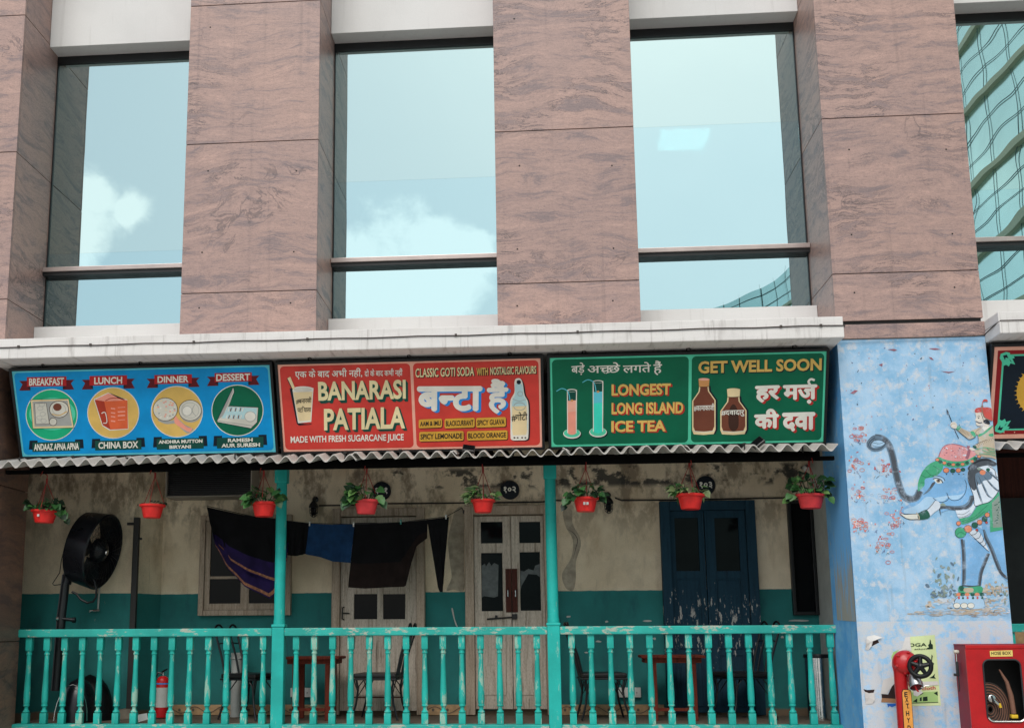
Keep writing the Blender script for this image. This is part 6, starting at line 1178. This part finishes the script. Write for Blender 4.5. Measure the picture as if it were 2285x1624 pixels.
peg(cl_at(ZG, 320, 424), 'peg_white', 'white peg at the left corner of the blue shirt'); peg(cl_at(ZG, 577, 428), 'peg_white', 'white peg at the right corner of the blue shirt'); peg(cl_at(ZG, 853, 414), 'peg_teal', 'teal peg on the large dark cloth'); peg(cl_at(ZG, 1118, 384), 'peg_white', 'white peg on the narrow black garment')

# ================================================================ furniture
def chair(x, y, rz, label):
    t = thing('cafe_chair', (0, 0, 0), label, 'chair', 'black metal cafe chairs')
    b = MB(); b.box(-.19, .19, -.19, .19, .395, .435, 'seat_pad', .015); b.box(-.195, .195, -.195, .195, .378, .394, 'black_metal', .004); b.build('seat', t)
    for s in (-1, 1):
        b = MB(); y0 = s*.10; pts = []
        for q in range(0, 13): th = math.pi*q/12; pts.append((-.195-.10-.004*math.sin(th), y0-.055*math.cos(th), .80+.055*math.sin(th)))
        b.tube([(-.175, y0-.035, .38)]+[(-.22, y0-.045, .58)]+pts+[(-.22, y0+.045, .58), (-.175, y0+.035, .38)], .0095, 'black_metal', 8); b.build('backrest_loop', t)
    b = MB(); b.tube([(-.26, -.145, .69), (-.262, 0, .70), (-.26, .145, .69)], .006, 'black_metal', 6); b.build('back_rail', t)
    for sx in (-1, 1):
        for sy in (-1, 1):
            b = MB(); b.tube([(sx*.165, sy*.165, .38), (sx*.150, sy*.165, .30), (sx*.165, sy*.17, .18), (sx*.205, sy*.19, .045)], .0095, 'black_metal', 8); b.tube([(sx*.185, sy*.165, .38), (sx*.15, sy*.15, .25), (sx*.08, sy*.10, .375)], .006, 'black_metal', 6); b.tube([(sx*.10, sy*.17, .378), (sx*.14, sy*.168, .33), (sx*.158, sy*.167, .25)], .0055, 'black_metal', 6); b.build('leg', t)
    t.location = (x, y, 0); t.rotation_euler = (0, 0, rz); return t
c0 = chair(0, 0, 0, 'black cafe chair under the saree, left of the first post')
def put(o, x, y, rz, label=None):
    o.location = (x, y, 0); o.rotation_euler = (0, 0, rz)
    if label: o['label'] = label
    return o
def mid(z, xa, xb, y, Y): a = at(*z(xa, y), Y); c = at(*z(xb, y), Y); return (a.x+c.x)/2
put(c0, mid(ZF, 1350, 1590, 1310, .5), .52, R(-24))
put(copy_tree(c0), mid(ZG, 590, 862, 1310, .5), .52, R(180-6), 'black cafe chair in front of the grey door, back to the right')
put(copy_tree(c0), mid(ZH, 262, 525, 1305, .5), .52, R(5), 'black cafe chair just right of the second post, left of a table')
put(copy_tree(c0), mid(ZH, 1088, 1352, 1305, .5), .55, R(180+20), 'black cafe chair in front of the blue door, right of a table')
def table(x0, x1, label):
    t = thing('wooden_table', ((x0+x1)/2, .5, .04), label, 'table', 'small red brown wooden tables'); y0, y1 = .30, .70; zt = .578
    b = MB(); b.box(x0, x1, y0, y1, zt-.022, zt, 'mahogany', .004); b.build('tabletop', t); b = MB(); b.box(x0+.03, x1-.03, y0+.03, y1-.03, zt-.062, zt-.0225, 'mahogany', .003); b.build('apron', t)
    for xx in (x0+.10, x1-.10):
        for yy in (y0+.06, y1-.06): b = MB(); b.box(xx-.024, xx+.024, yy-.024, yy+.024, .041, zt-.063, 'mahogany', .003); b.build('leg', t)
    b = MB(); b.box(x0+.125, x1-.125, y0+.048, y0+.072, .12, .145, 'mahogany', .002); b.build('stretcher', t)
a = at(*ZG(175, 1220), .30); c = at(*ZG(488, 1220), .30); table(a.x-.02, c.x, 'small red brown table beside the first post, left of a black chair'); a = at(*ZH(626, 1210), .30); c = at(*ZH(1000, 1210), .30); table(a.x, c.x, 'small red brown table between two chairs near the blue door')
def socket(z, x0, y0, x1, y1, label):
    r = rect(x0, y0, x1, y1, .985, z); t = thing('wall_socket', ((r[0]+r[1])/2, .99, (r[2]+r[3])/2), label, 'socket', 'white wall sockets'); b = MB(); b.box(r[0], r[1], .965, .999, r[2], r[3], 'socket_white', .004); b.build('plate', t); b = MB()
    for k in range(3): x = r[0]+(r[1]-r[0])*(.18+.32*k); b.box(x-.012, x+.012, .9605, .9648, r[2]+.02, r[3]-.02, 'socket_white', .002); b.box(x-.003, x+.003, .9590, .9603, (r[2]+r[3])/2-.008, (r[2]+r[3])/2+.004, 'cable')
    b.build('switch', t)
socket(ZG, 208, 1387, 328, 1441, 'white socket plate low on the wall behind the left table'); socket(ZH, 483, 1385, 622, 1442, 'white socket plate low on the wall behind the right table')
a = at(*ZF(915, 1440), .62); c = at(*ZF(988, 1440), .62); x = (a.x+c.x)/2; rr_ = (c.x-a.x)/2; z0 = .05; z1 = at(*ZF(950, 1318), .62).z; t = thing('fire_extinguisher', (x, .62, .04), 'small red fire extinguisher with white label standing by the wall', 'fire extinguisher')
b = MB(); b.lathe([(0, z0), (rr_, z0), (rr_+.001, z0+.01), (rr_, z1-.05), (rr_*.8, z1-.015), (rr_*.4, z1), (0, z1)], 'red_ext', (x, .62, 0), 22, None, False); b.build('cylinder', t)
b = MB(); zl = at(*ZF(950, 1500), .62).z; zu = at(*ZF(950, 1385), .62).z; b.lathe([(rr_+.0015, zl), (rr_+.0015, zu)], 'socket_white', (x, .62, 0), 22, None, False); zz = at(*ZF(950, 1362), .62).z; b.lathe([(rr_+.0015, zz-.006), (rr_+.0015, zz+.006)], 'sg_lblue', (x, .62, 0), 22, None, False); b.build('label_band', t)
b = MB(); b.tube([(x, .62, z1-.005), (x, .62, z1+.03)], .012, 'steel', 8); b.tube([(x-.01, .62, z1+.035), (x+.04, .60, z1+.06)], .008, 'black_metal', 6); b.tube([(x, .62, z1+.02), (x-.045, .61, z1+.03), (x-.062, .60, z1-.02), (x-.055, .59, z1-.12)], .008, 'black_plastic', 8); b.build('valve', t)
a = at(*ZF(1352, 1300), .80); c = at(*ZF(1424, 1300), .80); x = (a.x+c.x)/2; rr_ = (c.x-a.x)/2-.004; z1 = at(*ZF(1390, 1182), .80).z; b = MB(); b.lathe([(0, .04), (rr_*.92, .04), (rr_*.95, z1-.06), (rr_*1.08, z1-.055), (rr_*1.08, z1-.04), (rr_, z1-.035), (rr_*1.05, z1-.01), (rr_*1.05, z1), (rr_*.9, z1), (rr_*.85, z1-.05), (0, z1-.05)], 'pipe_white', (x, .80, 0), 24, None, False); tag(b.build('waste_pipe', None, (x, .80, .04)), 'short white plastic pipe standing behind the left chair', 'pipe')
a = at(*ZH(1572, 1400), .50); c = at(*ZH(1745, 1400), .50); x = (a.x+c.x)/2+.02; rr_ = (c.x-a.x)/2-.005; z1 = at(*ZH(1650, 1190), .5).z; t = thing('steel_bin', (x, .5, .04), 'tall cylindrical steel bin beside the blue column', 'bin')
b = MB(); b.lathe([(0, .041), (rr_, .041), (rr_, z1-.02)], 'chrome', (x, .5, 0), 30, None, False); b.build('body', t); b = MB(); b.lathe([(rr_+.004, z1-.03), (rr_+.006, z1-.012), (rr_+.002, z1), (rr_*.8, z1-.004), (rr_*.75, z1-.05)], 'black_plastic', (x, .5, 0), 30, None, False); b.build('rim', t)
q = [at(*ZF(x_, y_), .14) for x_, y_ in ((806, 1545), (862, 1535), (866, 1572), (812, 1588))]; b = MB(); b.mesh([v for v in q]+[v+Vector((0, .004, 0)) for v in q], [(0, 1, 2, 3), (7, 6, 5, 4), (0, 1, 5, 4), (1, 2, 6, 5), (2, 3, 7, 6), (3, 0, 4, 7)], 'paper'); tag(b.build('paper_sheet', None, q[3]), 'white sheet of paper leaning on the balustrade foot', 'paper')
def flood(p, ang, label):
    t = thing('flood_light', tuple(p), label, 'lamp', 'small floodlights under the signs'); M = Matrix.Translation(p) @ Matrix.Rotation(R(ang), 4, 'Y') @ Matrix.Rotation(R(-35), 4, 'X'); b = MB(); b.box(-.05, .05, -.018, .018, -.032, .032, 'black_metal', .006, M); b.build('housing', t); b = MB(); b.box(-.042, .042, -.0215, -.0185, -.026, .026, 'dark_glass', .001, M); b.build('glass', t); b = MB(); b.tube([M @ Vector((0, .018, 0)), p+Vector((.0, .08, -.045))], .006, 'black_metal', 6); b.build('bracket', t)
flood(at(*ZB(1585, 802), -.66), 8, 'small black floodlight below the soda half of the red sign'); flood(at(*ZC(1600, 762), -.66), -38, 'small tilted floodlight below the green sign')
p = at(*ZH(1592, 95), .80); t = thing('wall_bulb', (p.x, .99, p.z), 'white bulb on a dark holder above the rightmost red pot', 'lamp'); b = MB(); b.lathe([(0, -.05), (.022, -.044), (.032, -.02), (.03, .0), (.016, .03)], 'socket_white', p, 16, Matrix.Rotation(R(70), 3, 'X'), False); b.build('bulb', t); b = MB(); b.tube([p+Vector((0, .02, .0)), (p.x, .99, p.z+.02)], .014, 'black_metal', 8); b.build('holder', t)
